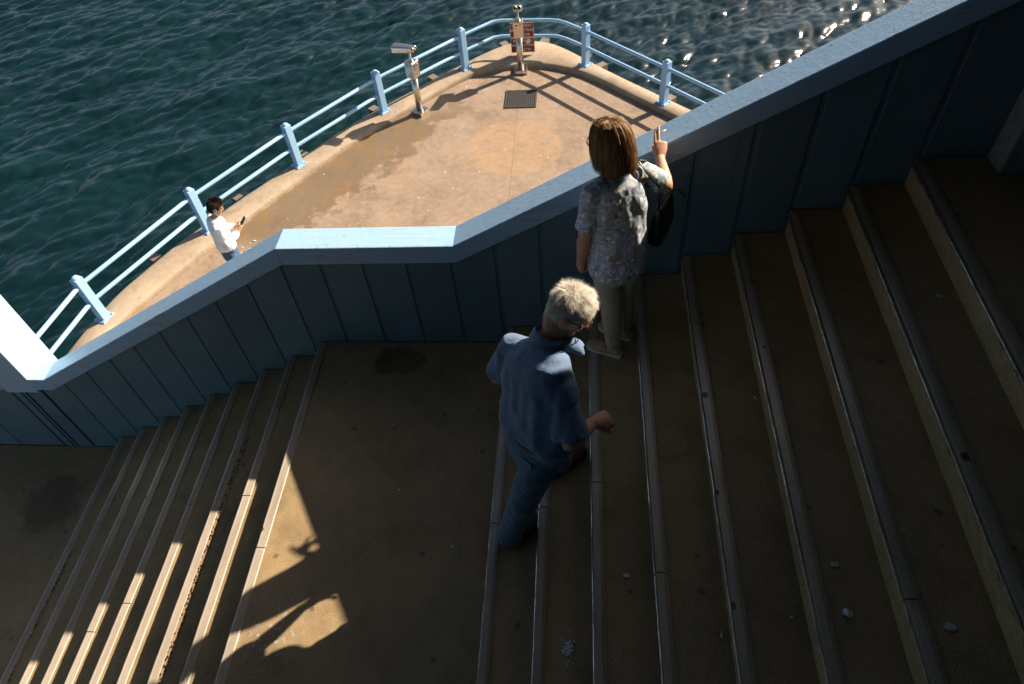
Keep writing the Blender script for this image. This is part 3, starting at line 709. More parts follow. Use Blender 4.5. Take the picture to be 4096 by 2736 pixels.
# left pier and the wall beyond it
pier = empty('wall_pier', (-2.9, 0.2, -9*R), 'pale blue sunlit pier at the foot of the parapet', 'pier')
bm = bmesh.new(); box(bm, -3.06, -2.753, CY0, 0.42, -0.66, 1.6); bevel_all(bm, 0.008, 2); obj('shaft', bm, M_PIER, pier)
bm = bmesh.new(); box(bm, -3.045, -2.765, 0.104, 0.40, -3.4, -0.6605); obj('core', bm, M_CORE, pier)
for (a, b) in ((-3.04, -2.985), (-2.965, -2.94), (-2.915, -2.77)):
    bm = bmesh.new(); box(bm, a, b, WY-0.004, 0.1035, -9*R+0.006, -0.662); obj('panel', bm, M_PANEL, pier)
lw = empty('low_wall', (-4.5, 0.2, -9*R), 'blue panelled wall left of the pier at the foot of the stairs', 'wall')
bm = bmesh.new(); box(bm, -9, -3.062, 0.104, 0.24, -3.4, -0.48); obj('core', bm, M_CORE, lw)
bm = bmesh.new(); box(bm, -9, -3.0615, CY0, 0.262, -0.62, -0.47); bevel_all(bm, 0.008, 2); obj('cap', bm, M_CAP, lw)
for k in range(12):
    bm = bmesh.new(); box(bm, -3.085-(k+1)*0.46+0.012, -3.085-k*0.46, WY+0.003, 0.1035, -9*R+0.006, -0.622); obj('panel', bm, M_PANEL, lw)
# pillar at the head of the stairs
bm = bmesh.new(); box(bm, 4.29, 4.56, -0.075, 0.086, 9*R+0.002, 4.2); bevel_all(bm, 0.012, 2)
tag(obj('pillar', bm, plain('grey_pillar', (0.20, 0.23, 0.23), 0.75, 0, 0.5, 25, 0.25)), 'grey concrete pillar against the wall at the head of the stairs', 'pillar')

# ------------------------------------------------------------------ deck behind the camera, with unseen roof and walls added to shade the stairs
bm = bmesh.new(); box(bm, -4.4, 9.0, -9.0, 1.6, 5.35, 5.75)  # added slab, sized to cut the sky light reaching the stairs
tag(obj('shade_roof', bm, M_BOUNCE), 'unseen roof slab added to shade the stairs', 'roof')
bm = bmesh.new(); box(bm, -3.4, 9.0, -9.0, -3.62, 1.95, 2.35)
tag(obj('footbridge_deck', bm, M_BOUNCE), 'concrete footbridge deck beside the stairs', kind='structure')
sw = empty('shade_side_wall', (3.5, -3.45, -1.6), 'unseen blue wall added on the near side to shade the stairs', 'wall')
bm = bmesh.new(); box(bm, -3.4, 9.0, -3.60, -3.31, -3.4, 3.35); obj('core', bm, M_PANEL, sw)  # added out of view to shade the stairs and bounce bluish light
bm = bmesh.new(); box(bm, -3.4, 9.0, -3.62, -3.29, 3.351, 3.43); obj('cap', bm, M_CAP, sw)
bw = empty('shade_back_wall', (3.5, -8.9, 2.35), 'unseen wall added behind the deck to keep out sky light', 'wall')
bm = bmesh.new(); box(bm, -3.4, 9.0, -9.0, -8.8, 2.352, 5.348); obj('face', bm, M_BOUNCE, bw)  # added out of view to close the shading enclosure
ew = empty('shade_end_wall', (7.2, -4, 0), 'unseen end wall added to the stair enclosure for shade', 'wall')
bm = bmesh.new(); box(bm, 7.0, 7.3, -8.79, 0.04, 0.5, 5.345); obj('face', bm, M_BOUNCE, ew)  # added out of view, shuts sky light off the upper end
fc = empty('stair_facade', (5.4, 0.15, 2.6), 'blue clad wall rising above the parapet at the head of the stairs', 'wall')
bm = bmesh.new(); prism_y(bm, [(4.12, cap_z(4.12)+.002), (6.985, cap_z(6.98)+.002), (6.985, 5.9), (4.12, 5.9)], 0.055, 0.258); obj('cladding', bm, M_PANEL, fc)

# ------------------------------------------------------------------ people
def fabric(name, c, rough=0.85, scale=420, var=0.10, bump=0.15, c2=None):
    nt = NT(name); n = nt.noise(5, 4, 0.6); w = nt.noise(scale, 2, 0.6); f = nt.noise(26, 4, 0.55, nt.map(nt.pos(), (1, 1, 0.55)))
    a = tuple(v*(1-var) for v in c); b = tuple(min(1, v*(1+var)) for v in c)
    col = nt.mix(nt.ramp(n, 0.3, 0.7), a, b)
    if c2: col = nt.mix(nt.ramp(nt.noise(8, 5, 0.65), 0.45, 0.7), col, c2)
    col = nt.mix(1.0, col, nt.ramp(w, 0.3, 0.7, (0.85,)*3+(1,), (1.12,)*3+(1,)), 'MULTIPLY')
    nrm = nt.bump(f, 0.28, 0.02); nrm = nt.bump(nt.noise(9, 3, 0.5, nt.map(nt.pos(), (1, 1, 0.7)), 0.5), 0.28, 0.05, nrm); nrm = nt.bump(w, bump, 0.001, nrm)
    m = nt.fin(col, rough, nrm); nt.b.inputs['Sheen Weight'].default_value = 0.15; return m
def skin(name, c):
    nt = NT(name); n = nt.noise(30, 5, 0.65); g = nt.noise(260, 2)
    col = nt.mix(nt.ramp(n, 0.35, 0.7), c, (c[0]*0.86, c[1]*0.72, c[2]*0.66))
    m = nt.fin(col, 0.48, nt.bump(g, 0.12, 0.001))
    nt.b.inputs['Subsurface Weight'].default_value = 0.12; nt.b.inputs['Subsurface Radius'].default_value = (0.012, 0.005, 0.003); nt.b.inputs['Subsurface Scale'].default_value = 0.6
    return m
def hairmat(name, stops, rough=0.45):
    nt = NT(name); r = nt.geo().outputs['Random Per Island']
    lock = nt.noise(75, 2, 0.5, nt.map(nt.pos(), (1, 1, 0.12)))
    col = nt.rampn(nt.math('ADD', nt.math('MULTIPLY', r, 0.55), nt.math('MULTIPLY', nt.ramp(lock, 0.3, 0.7), 0.45)), stops); m = nt.fin(col, rough); nt.b.inputs['Specular IOR Level'].default_value = 0.3
    return m
def V(*a): return Vector(a)
def finger(bm, root, d, up, lens, curls, r0):
    """chain that bends from d toward -up"""
    s = d.cross(up).normalized(); p = Vector(root); pts = [p-d*0.012]; rad = [r0]
    ang = 0
    for L, c in zip(lens, curls):
        ang += c
        dd = d*math.cos(ang)-up*math.sin(ang); pts.append(p.copy()); rad.append(r0*1.02); p = p+dd*L; r0 *= 0.9
    pts.append(p); rad.append(r0*0.95)
    # densify a little
    tube(bm, pts, rad, hint=s, n=10)
    return p
def hand(bm, wrist, d, up, side, curls, spread=0.06, sc=1.0, thumb=(0.5, 0.3), wr=0.024):
    """d finger direction, up = back of hand, side=+1 when the thumb is on +s"""
    d = Vector(d).normalized(); up = Vector(up); up = (up-d*up.dot(d)).normalized(); s = d.cross(up).normalized()*side
    w = Vector(wrist)
    tube(bm, [w-d*0.02, w+d*0.02*sc, w+d*0.055*sc, w+d*0.088*sc], [(wr*1.05, wr*0.82), (0.030*sc, 0.018*sc), (0.040*sc, 0.016*sc), (0.040*sc, 0.013*sc)], hint=up, n=16)
    offs = (0.030, 0.011, -0.009, -0.028); L = ((.042, .026, .021), (.046, .030, .023), (.042, .027, .022), (.033, .021, .019))
    tips = []
    for i in range(4):
        dd = (d+s*spread*(1.5-i)).normalized()
        root = w+d*(0.088-0.004*abs(i-1))*sc+s*offs[i]*sc
        tips.append(finger(bm, root, dd, up, [l*sc for l in L[i]], curls[i], 0.0088*sc))
    # thumb from the side of the palm
    tr = w+d*0.028*sc+s*0.026*sc-up*0.006*sc
    td = (d*math.cos(thumb[0])+s*math.sin(thumb[0])-up*thumb[1]).normalized()
    tip = finger(bm, tr, td, (up+s*0.6).normalized(), [.040*sc, .030*sc, .024*sc], (0.0, 0.25, 0.3), 0.0112*sc)
    tips.append(tip); return tips
def head_shape(bm, c, f, u, sc=1.0, wide=1.0):
    """c = centre of the skull, f = face direction, u = up; returns basis"""
    f = Vector(f).normalized(); u = Vector(u); u = (u-f*u.dot(f)).normalized(); s = f.cross(u)
    Mx = Matrix((s, f, u)).transposed()
    def P(x, y, z_): return Vector(c)+(s*x+f*y+u*z_)*sc
    prof = [(-0.125, .030, .062, .034, .020), (-0.105, .048, .084, .010, .03), (-0.075, .060, .088, -.045, .05), (-0.04, .066, .089, -.078, .06), (0.0, .071, .090, -.092, .07), (0.04, .074, .094, -.096, .07), (0.075, .071, .084, -.090, .06), (0.10, .056, .060, -.070, .05), (0.117, .030, .030, -.038, .03), (0.122, .008, .006, -.014, .01)]
    n = 24; rings = []
    for z_, hw, fr, bk, _ in prof:
        cy = (fr+bk)/2; hy = (fr-bk)/2
        rings.append([bm.verts.new(P(hw*wide*math.cos(2*PI*k/n), cy+hy*math.sin(2*PI*k/n), z_)) for k in range(n)])
    for a, b in zip(rings, rings[1:]):
        for k in range(n): bm.faces.new((a[k], a[(k+1) % n], b[(k+1) % n], b[k]))
    bm.faces.new(rings[0][::-1]); bm.faces.new(rings[-1])
    tube(bm, [P(0, .084, .022), P(0, .098, -.004), P(0, .112, -.028), P(0, .094, -.036)], [.009*sc, .011*sc, .014*sc, .012*sc], hint=s, n=10)   # nose
    for sx in (-1, 1):
        ellipsoid(bm, P(sx*.079*wide, -.012, -.010), (.015*sc, .024*sc, .038*sc), Mx @ Matrix.Rotation(sx*-0.35, 3, 'Z'), 14)   # ear rim
        ellipsoid(bm, P(sx*.071*wide, -.002, -.030), (.008*sc, .011*sc, .014*sc), Mx, 10)
        ellipsoid(bm, P(sx*.033, .082, .026), (.026*sc, .012*sc, .009*sc), Mx, 10)     # brow
        ellipsoid(bm, P(sx*.038, .070, -.032), (.024*sc, .020*sc, .022*sc), Mx, 10)    # cheek
    ellipsoid(bm, P(0, .090, -.060), (.024*sc, .008*sc, .006*sc), Mx, 10); ellipsoid(bm, P(0, .088, -.074), (.020*sc, .009*sc, .007*sc), Mx, 10)   # lips
    ellipsoid(bm, P(0, .078, -.108), (.024*sc, .016*sc, .016*sc), Mx, 10)   # chin
    return P, s, f, u, Mx
def torso(bm, rings, n=28):
    """rings: (centre, half width, half depth front, half depth back, facing, spine up)"""
    R_ = []
    for c, hw, hf, hb, fc, up in rings:
        up = Vector(up).normalized(); fc = Vector(fc); fc = (fc-up*fc.dot(up)).normalized(); s = fc.cross(up)
        ring = []
        for k in range(n):
            a = 2*PI*k/n; x, y = math.cos(a), math.sin(a)
            e = 0.82; x = math.copysign(abs(x)**e, x); y = math.copysign(abs(y)**e, y)
            ring.append(bm.verts.new(Vector(c)+s*hw*x+fc*((hf if y > 0 else hb)*y)))
        R_.append(ring)
    for a, b in zip(R_, R_[1:]):
        for k in range(n): bm.faces.new((a[k], a[(k+1) % n], b[(k+1) % n], b[k]))
    bm.faces.new(R_[0][::-1]); bm.faces.new(R_[-1])
def foot_shape(bm, heel, d, L, w=0.045, h=0.07, up=(0, 0, 1)):
    d = Vector(d).normalized(); up = Vector(up); hl = Vector(heel)
    pts = []; rad = []
    for t, ww, hh in ((0.06, .70, .55), (0.16, .86, .92), (0.3, .88, 1.0), (0.45, .92, .82), (0.62, 1.05, .62), (0.78, 1.08, .50), (0.90, .92, .42), (0.97, .6, .33)):
        pts.append(hl+d*(L*t)+up*(h*hh*0.5)); rad.append((w*ww, h*hh*0.5))
    tube(bm, pts, rad, hint=up, n=16)
def sole_shape(bm, heel, d, L, w, z0, z1):
    d = Vector(d).normalized(); s = Vector((d.y, -d.x, 0)); hl = Vector(heel)
    prof = [(0.0, .45), (0.03, .72), (0.12, .86), (0.3, .84), (0.45, .90), (0.62, 1.06), (0.78, 1.08), (0.9, .92), (0.97, .62), (1.0, .3)]
    loop = [hl+d*(L*t)+s*(w*q) for t, q in prof]+[hl+d*(L*t)-s*(w*q) for t, q in prof[::-1]]
    a = [bm.verts.new((p.x, p.y, z0)) for p in loop]; b = [bm.verts.new((p.x, p.y, z1)) for p in loop]
    n = len(loop)
    for i in range(n): bm.faces.new((a[i], a[(i+1) % n], b[(i+1) % n], b[i]))
    bm.faces.new(a[::-1]); bm.faces.new(b)
def strand(V_, F_, pts, w, wdir):
    """tapered ribbon"""
    n = len(pts); i0 = len(V_)
    for i, p in enumerate(pts):
        ww = w*(1-0.75*(i/(n-1))**2) if i < n-1 else w*0.12
        V_.append(p+wdir*ww*0.5); V_.append(p-wdir*ww*0.5)
    for i in range(n-1): F_.append((i0+2*i, i0+2*i+1, i0+2*i+3, i0+2*i+2))
def strands_obj(name, V_, F_, mat, parent):
    me = bpy.data.meshes.new(name); me.from_pydata([tuple(v) for v in V_], [], F_); me.update()
    return mesh_obj(name, me, mat, parent, smooth=True)
def folds(amp, sx, sy, sz, seed=0, fine=0.3, fs=3.0):
    o = Vector((seed*3.1, seed*1.7, seed*2.3))
    def f(p, n):
        q = Vector((p.x*sx, p.y*sy, p.z*sz))+o
        a = 1-2*abs(noise.noise(q)); b = noise.noise(q*fs)
        return amp*(a*0.6+noise.noise(q*0.55)*0.8+b*fine)
    return f
SK_M = skin('skin_weathered', (0.50, 0.29, 0.19)); SK_W = skin('skin_fair', (0.56, 0.33, 0.21)); SK_Q = skin('skin_tan', (0.46, 0.29, 0.19))

# ---- older man climbing the upper flight
def older_man():
    t = empty('person', (1.78, -1.42, R), 'grey haired person in blue short sleeved shirt and jeans climbing, looking down', 'person')
    F = V(.70, .71, 0); UPL = V(.10, .50, .86)            # facing, spine direction
    pel = V(1.815, -1.425, 1.07); chest = V(1.83, -1.31, 1.33); shc = V(1.838, -1.275, 1.455); neck = V(1.885, -1.19, 1.545)
    Ls, Rs = V(1.69, -1.15, 1.425), V(1.957, -1.43, 1.435)
    Re, Rw = V(1.985, -1.585, 1.205), V(2.085, -1.435, 1.165)
    Le, Lw = V(1.60, -1.15, 1.17), V(1.72, -0.98, 1.10)
    hc = V(1.972, -1.135, 1.668); hf = V(.86, -.06, -.50)
    Rh, Rk, Ra = V(1.845, -1.50, 1.00), V(1.722, -1.605, 0.66), V(1.628, -1.60, R+0.10)
    Lh, Lk, La = V(1.765, -1.36, 1.00), V(1.93, -1.20, 0.76), V(1.915, -1.21, 2*R+0.10)
    bm = bmesh.new()
    hu = (V(0, 0, 1)+V(0.25, 0.05, 0))
    P, s, f, u, Mx = head_shape(bm, hc, hf, hu, 1.06)
    tube(bm, [neck-V(0.02, .03, .06), neck+V(0.02, 0.01, 0.02), P(0, -.03, -.06)], [.068, .064, .064], n=16)
    torso(bm, [(pel, .15, .10, .10, F, (0, 0, 1)), (chest, .16, .10, .11, F, UPL), (shc, .17, .08, .08, F, UPL), (neck-V(.01, .02, .03), .07, .06, .06, F, UPL)])
    for a, b, c in ((Ls, Le, Lw), (Rs, Re, Rw)):
        tube(bm, [a, a.lerp(b, .5), b, b.lerp(c, .3), b.lerp(c, .7), c], [.052, .050, .045, .046, .036, .029], n=14)
    hand(bm, Rw, (V(2.135, -1.405, 1.155)-Rw), V(-.1, -.35, .93), 1, [(.75, 1.25, .8), (.85, 1.3, .8), (.95, 1.3, .8), (1.05, 1.3, .8)], 0.02, 1.12, (0.45, 0.6), 0.030)
    hand(bm, Lw, V(.6, .5, -.4), V(-.4, .6, .6), -1, [(.6, .7, .5)]*4, 0.02, 1.05, (0.5, 0.5), 0.028)
    for a, b, c in ((Rh, Rk, Ra), (Lh, Lk, La)):
        tube(bm, [a, a.lerp(b, .5), b, b.lerp(c, .35), c, c-V(0, 0, .07)], [.07, .065, .052, .05, .038, .038], n=14)
    me = remesh(bm, 0.0042, 3); mesh_obj('body', me, SK_M, t, True)
    # shirt
    M_SHIRT = fabric('blue_shirt_cotton', (0.105, 0.175, 0.295), 0.8)
    bm = bmesh.new()
    torso(bm, [(pel+V(0, 0, -.03), .190, .15, .130, F, (0, .05, 1)), (pel+V(0, .01, .05), .212, .165, .140, F, (0, .1, 1)), (pel.lerp(chest, .55), .224, .155, .148, F, UPL), (chest, .222, .13, .152, F, UPL), (chest.lerp(shc, .6), .208, .11, .140, F, UPL), (shc+V(0, 0, .018), .195, .09, .115, F, UPL), (shc.lerp(neck, .5)+V(0, 0, .010), .145, .075, .090, F, UPL), (neck+V(-.012, -.02, -.012), .072, .07, .072, F, UPL)])
    for a, b, k in ((Ls, Le, 1), (Rs, Re, -1)):
        inn = shc.lerp(a, .55)
        tube(bm, [inn, a+V(0, 0, .004), a.lerp(b, .3), a.lerp(b, .6), a.lerp(b, .86)], [(.080, .075), (.066, .064), (.070, .066), (.075, .070), (.080, .074)], n=18, cap=False)
    me = remesh(bm, 0.007, 16)
    f1 = folds(0.018, 6, 6, 5, 1, 0.3); f2 = folds(0.012, 10, 10, 17, 2, 0.3)
    def fd(p, n):
        low = max(0.0, min(1.0, (1.38-p.z)/0.3))
        d = f1(p, n)*(0.35+0.65*low)+f2(p, n)*(0.25+0.75*low)
        # creases falling from the armpits toward the waist
        for ax_ in (V(1.90, -1.52, 1.36), V(1.66, -1.28, 1.36)):
            q = p-ax_
            if q.length < .34 and q.z < .06: d += 0.006*math.exp(-(q.length-.12)**2/.012)*math.sin(q.dot(V(.62, -.62, .25))*75+q.length*6)
        return d
    displace(me, fd)
    sh = mesh_obj('shirt', me, M_SHIRT, t, True)
    # collar: a folded band round the neck, standing points at the front
    bm = bmesh.new(); rings = []
    ax = (u*0.4+UPL*0.6).normalized(); cs, cu_, cd = basis(ax, F)
    n = 36
    for h, r0 in ((-.010, .079), (.030, .073), (.036, .075), (.030, .080), (-.018, .093), (-.020, .088), (.018, .076)):
        ring = []
        for k in range(n):
            a = 2*PI*k/n; dvec = cs*math.cos(a)+cu_*math.sin(a)
            fr = max(0, dvec.dot(F))
            ring.append(bm.verts.new(neck+V(-.008, -.014, .004)+ax*(h-0.020*fr)+dvec*(r0+0.016*fr)))
        rings.append(ring)
    for a, b in zip(rings, rings[1:]):
        for k in range(n): bm.faces.new((a[k], a[(k+1) % n], b[(k+1) % n], b[k]))
    obj('collar', bm, M_SHIRT, sh, True)
    for sgn in (1,):      # right collar wing flipping up over the shoulder
        bm = bmesh.new()
        c0 = neck+V(.085, -.045, .0)
        g = [[c0+V(.0, .03, .01), c0+V(.045, .02, .012), c0+V(.075, .0, -.005)], [c0+V(-.02, -.005, .022), c0+V(.03, -.02, .026), c0+V(.07, -.03, .012)], [c0+V(-.02, -.045, .0), c0+V(.02, -.055, .006), c0+V(.075, -.06, -.012)]]
        vv = [[bm.verts.new(q) for q in row] for row in g]
        for i in range(2):
            for j in range(2): bm.faces.new((vv[i][j], vv[i+1][j], vv[i+1][j+1], vv[i][j+1]))
        ex = bmesh.ops.extrude_face_region(bm, geom=bm.faces[:]); bmesh.ops.translate(bm, vec=(0, 0, -.006), verts=[v for v in ex['geom'] if isinstance(v, bmesh.types.BMVert)])
        bmesh.ops.subdivide_edges(bm, edges=bm.edges[:], cuts=2, use_grid_fill=True, smooth=0.6)
        obj('collar_wing', bm, M_SHIRT, sh, True)
    # jeans
    M_JEAN = fabric('blue_denim', (0.065, 0.145, 0.215), 0.9, 600, 0.2, 0.2, (0.10, 0.20, 0.29))
    bm = bmesh.new()
    torso(bm, [(pel+V(0, -.005, -.16), .165, .13, .135, F, (0, 0, 1)), (pel+V(0, -.005, -.07), .178, .14, .135, F, (0, 0, 1)), (pel+V(0, -.004, .02), .176, .145, .128, F, (0, .05, 1))])
    for a, b, c in ((Rh, Rk, Ra), (Lh, Lk, La)):
        tube(bm, [a+V(0, 0, -.02), a.lerp(b, .35), a.lerp(b, .75), b, b.lerp(c, .35), b.lerp(c, .8), c+V(-.006, 0, -.035)], [.098, .094, .080, .074, .072, .068, .070], n=18)
    me = remesh(bm, 0.007, 7); displace(me, folds(0.013, 9, 9, 15, 5, 0.3)); jn = mesh_obj('jeans', me, M_JEAN, t, True)
    bm = bmesh.new(); tube(bm, [pel+V(0, -.004, .0), pel+V(0, -.003, .035)], [(.1775, .1775)]*2, hint=V(F.x, F.y, 0), n=30, cap=False)
    for v in bm.verts:
        q = v.co-pel; y = q.dot(F); v.co -= F*(y*0.26)
    obj('belt', bm, fabric('dark_belt', (0.02, 0.022, 0.02), 0.5), jn, True)
    pk = pel-F*.128+V(-.01, .0, -.10)      # back pocket, stitched on
    bm = bmesh.new(); sd = V(F.y, -F.x, 0)
    for q in [(-.03, .06), (.075, .06), (.075, -.02), (.022, -.055), (-.03, -.02)]: bm.verts.new(pk+sd*(q[0]+.03)+V(0, 0, q[1])-F*.012)
    bm.verts.ensure_lookup_table(); bm.faces.new(bm.verts[:])
    ex = bmesh.ops.extrude_face_region(bm, geom=bm.faces[:]); bmesh.ops.translate(bm, vec=F*.03, verts=[v for v in ex['geom'] if isinstance(v, bmesh.types.BMVert)])
    obj('pocket', bm, M_JEAN, jn)
    # shoes
    M_SHOE = plain('brown_suede', (0.085, 0.042, 0.02), 0.7, 0, 0.3, 50, 0.2); M_SOLE = plain('dark_sole', (0.03, 0.025, 0.02), 0.8)
    for heel, d, z0 in ((V(1.575, -1.640, R), V(.70, .55, 0), R), (V(1.835, -1.27, 2*R), V(.70, .55, 0), 2*R)):
        bm = bmesh.new(); foot_shape(bm, heel+V(0, 0, .026), d, .285, .050, .095); me = remesh(bm, .006, 3); q = mesh_obj('shoe', me, M_SHOE, t, True)
        bm = bmesh.new(); sole_shape(bm, heel, d, .290, .050, z0+.007, z0+.034); obj('sole', bm, M_SOLE, q)
    # hair: short, brushed up and back
    M_HAIR = hairmat('grey_blond_hair', ((0.0, (.33, .29, .23)), (0.35, (.58, .53, .45)), (0.7, (.75, .71, .63)), (1.0, (.88, .86, .80))), 0.42)
    bm = bmesh.new(); prof = []
    def scalp(az, el):      # ellipsoid over the skull in head space (x side, y face, z up)
        return (0.081*math.cos(el)*math.sin(az), -0.004+0.101*math.cos(el)*math.cos(az), 0.012+0.118*math.sin(el))
    def ok(x, y, z_):
        if y > 0.075-0.0*z_ and z_ < 0.075: return False
        if -.035 < y < .03 and z_ < .028: return False
        hairline = 0.060 if y > 0.05 else (0.02 if y > 0.015 else (-0.005 if y > -0.03 else -0.075))
        return z_ > hairline
    pts = []
    rnd = random.Random(3)
    Vv, Ff = [], []
    for i in range(38000):
        zz = rnd.uniform(-0.75, 1); az = rnd.uniform(0, 2*PI); el = math.asin(zz)
        x, y, z_ = scalp(az, el)
        if not ok(x, y, z_): continue
        p = P(x, y, z_); nr = (s*(x/.081**2)+f*((y+.004)/.101**2)+u*((z_-.012)/.118**2)).normalized()
        top = max(0, min(1, (z_-.02)/.07))
        crown = P(0, -.055, .115); away = p-crown; tg = (away-nr*away.dot(nr))
        if tg.length < 1e-4: continue
        if tg.length < .035: tg = tg.normalized()*.5+s*rnd.gauss(0, .8)+f*rnd.gauss(.3, .8)
        tg.normalize(); cl = Vector((noise.noise(p*42), noise.noise(p*42+V(5, 5, 5)), noise.noise(p*42+V(9, 2, 7))))
        comb = tg*1.0
        d = (nr*(0.14+0.34*top)+tg+cl*(.3+.45*top)+V(rnd.gauss(0, .16), rnd.gauss(0, .16), rnd.gauss(0, .16))).normalized()
        L = (0.016+0.030*top)*rnd.uniform(.75, 1.25)
        d2 = (d-nr*0.15+comb*0.3).normalized()
        wd = d.cross(nr)
        if wd.length < 1e-3: continue
        wd.normalize(); p0 = p-nr*.006
        strand(Vv, Ff, [p0, p0+d*L*.45, p0+d*L*.45+d2*L*.3, p0+d*L*.45+d2*L*.6], .0010, wd)
    strands_obj('hair', Vv, Ff, M_HAIR, t)
    for sx in (-1, 1):
        Vv, Ff = [], []
        for i in range(160):
            x = sx*rnd.uniform(.014, .056); p = P(x, .089-.25*abs(abs(x)-.02)*abs(x)/.05, .030+rnd.uniform(-.005, .005))
            d = (f*.7+s*sx*.6+u*rnd.uniform(-.2, .5)).normalized(); strand(Vv, Ff, [p, p+d*.008, p+d*.015], .0016, u)
        strands_obj('eyebrow', Vv, Ff, M_HAIR, t)
    # glasses
    gl = None
    M_FR = plain('tortoise_frame', (0.06, 0.022, 0.010), 0.25)
    bm = bmesh.new()
    for sx in (-1, 1):
        ring = [P(sx*.034+.025*math.cos(a), .107, .004+.019*math.sin(a)) for a in [2*PI*k/20 for k in range(21)]]
        tube(bm, ring, [.0024]*21, hint=f, n=6)
        tube(bm, [P(sx*.058, .106, .010), P(sx*.080, .07, .012), P(sx*.083, .0, .012), P(sx*.080, -.02, -.002)], [.003]*4, n=6)
    tube(bm, [P(-.012, .108, .008), P(0, .111, .011), P(.012, .108, .008)], [.0024]*3, n=6)
    obj('eyeglasses', bm, M_FR, t, True)
older_man()

# ---- woman in a floral blouse, standing at the parapet
def woman():
    t = empty('person', (2.22, -0.42, 3*R), 'person with brown bob in floral blouse leaning on the parapet with a cigarette', 'person')
    F = V(-.47, .88, 0); up = V(0, 0, 1)
    pel = V(2.235, -0.40, 1.36); waist = V(2.235, -0.395, 1.54); chest = V(2.225, -0.385, 1.70); shc = V(2.222, -.375, 1.832); neck = V(2.205, -.355, 1.885)
    Ls, Rs = V(2.085, -.445, 1.818), V(2.365, -.295, 1.828)
    Le, Lw = V(2.055, -.455, 1.545), V(2.035, -.415, 1.315)
    Re, Rw = V(2.492, -.240, 1.695), V(2.471, -.050, 1.738)
    hc = V(2.178, -.325, 2.035); hf = V(-.72, .66, -.20)
    Lh, Lk, La = V(2.165, -.425, 1.33), V(2.215, -.445, 0.985), V(2.245, -.465, 3*R+.09)
    Rh, Rk, Ra = V(2.300, -.365, 1.33), V(2.300, -.320, 0.985), V(2.315, -.315, 3*R+.09)
    bm = bmesh.new()
    P, s, f, u, Mx = head_shape(bm, hc, hf, up, 0.98)
    tube(bm, [neck-V(0, .0, .06), neck+V(0, .005, .02), P(0, -.025, -.07)], [.056, .052, .052], n=16)
    torso(bm, [(pel, .15, .09, .10, F, up), (waist, .12, .08, .08, F, up), (chest, .13, .09, .09, F, up), (shc, .14, .06, .06, F, up), (neck-V(0, 0, .02), .06, .05, .05, F, up)])
    tube(bm, [Ls, Ls.lerp(Le, .5), Le, Le.lerp(Lw, .25), Le.lerp(Lw, .7), Lw], [.044, .043, .039, .041, .032, .025], n=14)
    tube(bm, [Rs, Rs.lerp(Re, .5), Re, Re.lerp(Rw, .25), Re.lerp(Rw, .7), Rw], [.044, .043, .041, .041, .032, .026], n=14)
    hand(bm, Lw, V(-.10, .25, -.95), V(-.85, -.45, 0.0), 1, [(.9, 1.1, .8)]*4, 0.0, .96, (0.35, 0.5), .024)
    tips = hand(bm, Rw, V(.02, .72, .58), V(.10, -.62, .78), -1, [(.10, .16, .10), (.02, .14, .08), (1.0, 1.3, .9), (1.0, 1.3, .9)], -0.015, 1.0, (0.10, 0.75), .025)
    hd_ = V(.02, .72, .58).normalized(); ellipsoid(bm, Rw+hd_*.085-V(.10, -.62, .78)*.022, (.032, .022, .022), None, 12)
    for a, b, c in ((Lh, Lk, La), (Rh, Rk, Ra)):
        tube(bm, [a, a.lerp(b, .5), b, b.lerp(c, .35), c, c-V(0, 0, .07)], [.07, .06, .048, .046, .034, .034], n=14)
    for a, d in ((La, V(-.90, .40, 0)), (Ra, V(-.85, .5, 0))):
        foot_shape(bm, Vector((a.x, a.y, 3*R+.014))-d.normalized()*.055, d, .215, .034, .07)
    me = remesh(bm, 0.0038, 2); mesh_obj('body', me, SK_W, t, True)
    # blouse
    nt = NT('floral_blouse')
    vec = nt.co.outputs['Object']
    wv = nt.node('ShaderNodeVectorMath'); wv.operation = 'MULTIPLY_ADD'
    nz = nt.node('ShaderNodeTexNoise'); nz.inputs['Scale'].default_value = 55; nt.link(vec, nz.inputs['Vector'])
    nt.link(nz.outputs['Color'], wv.inputs[0]); wv.inputs[1].default_value = (0.016, 0.016, 0.016); nt.link(vec, wv.inputs[2])
    base = nt.rampn(nt.noise(17, 4, 0.7, vec, 0.8), ((0.30, (.04, .085, .085)), (0.43, (.24, .33, .37)), (0.54, (.45, .50, .56)), (0.62, (.36, .25, .10)), (0.70, (.09, .15, .15))))
    def blossoms(scale, thr, cols):
        v = nt.node('ShaderNodeTexVoronoi'); v.inputs['Scale'].default_value = scale; nt.link(wv.outputs[0], v.inputs['Vector'])
        c = nt.xyz(v.outputs['Color'])
        m = nt.ramp(v.outputs['Distance'], thr, thr+0.06, (1, 1, 1, 1), (0, 0, 0, 1))
        ctr = nt.ramp(v.outputs['Distance'], 0.10, 0.16, (1, 1, 1, 1), (0, 0, 0, 1))
        pres = nt.math('GREATER_THAN', c[0], 0.38)
        return nt.math('MULTIPLY', m, pres), nt.rampn(c[1], cols), nt.math('MULTIPLY', ctr, pres)
    a, ca, cc = blossoms(36, 0.40, ((0.0, (.46, .46, .78)), (0.4, (.66, .68, .86)), (0.7, (.80, .82, .88)), (1.0, (.42, .46, .78))))
    col = nt.mix(a, base, ca); col = nt.mix(cc, col, (.22, .16, .22))
    a2, ca2, cc2 = blossoms(80, 0.30, ((0.0, (.06, .13, .10)), (0.35, (.42, .26, .06)), (0.6, (.70, .72, .80)), (1.0, (.10, .20, .19))))
    col = nt.mix(nt.math('MULTIPLY', a2, 0.75), col, ca2)
    fb = nt.noise(24, 4, 0.55, nt.map(nt.pos(), (1, 1, .45)))
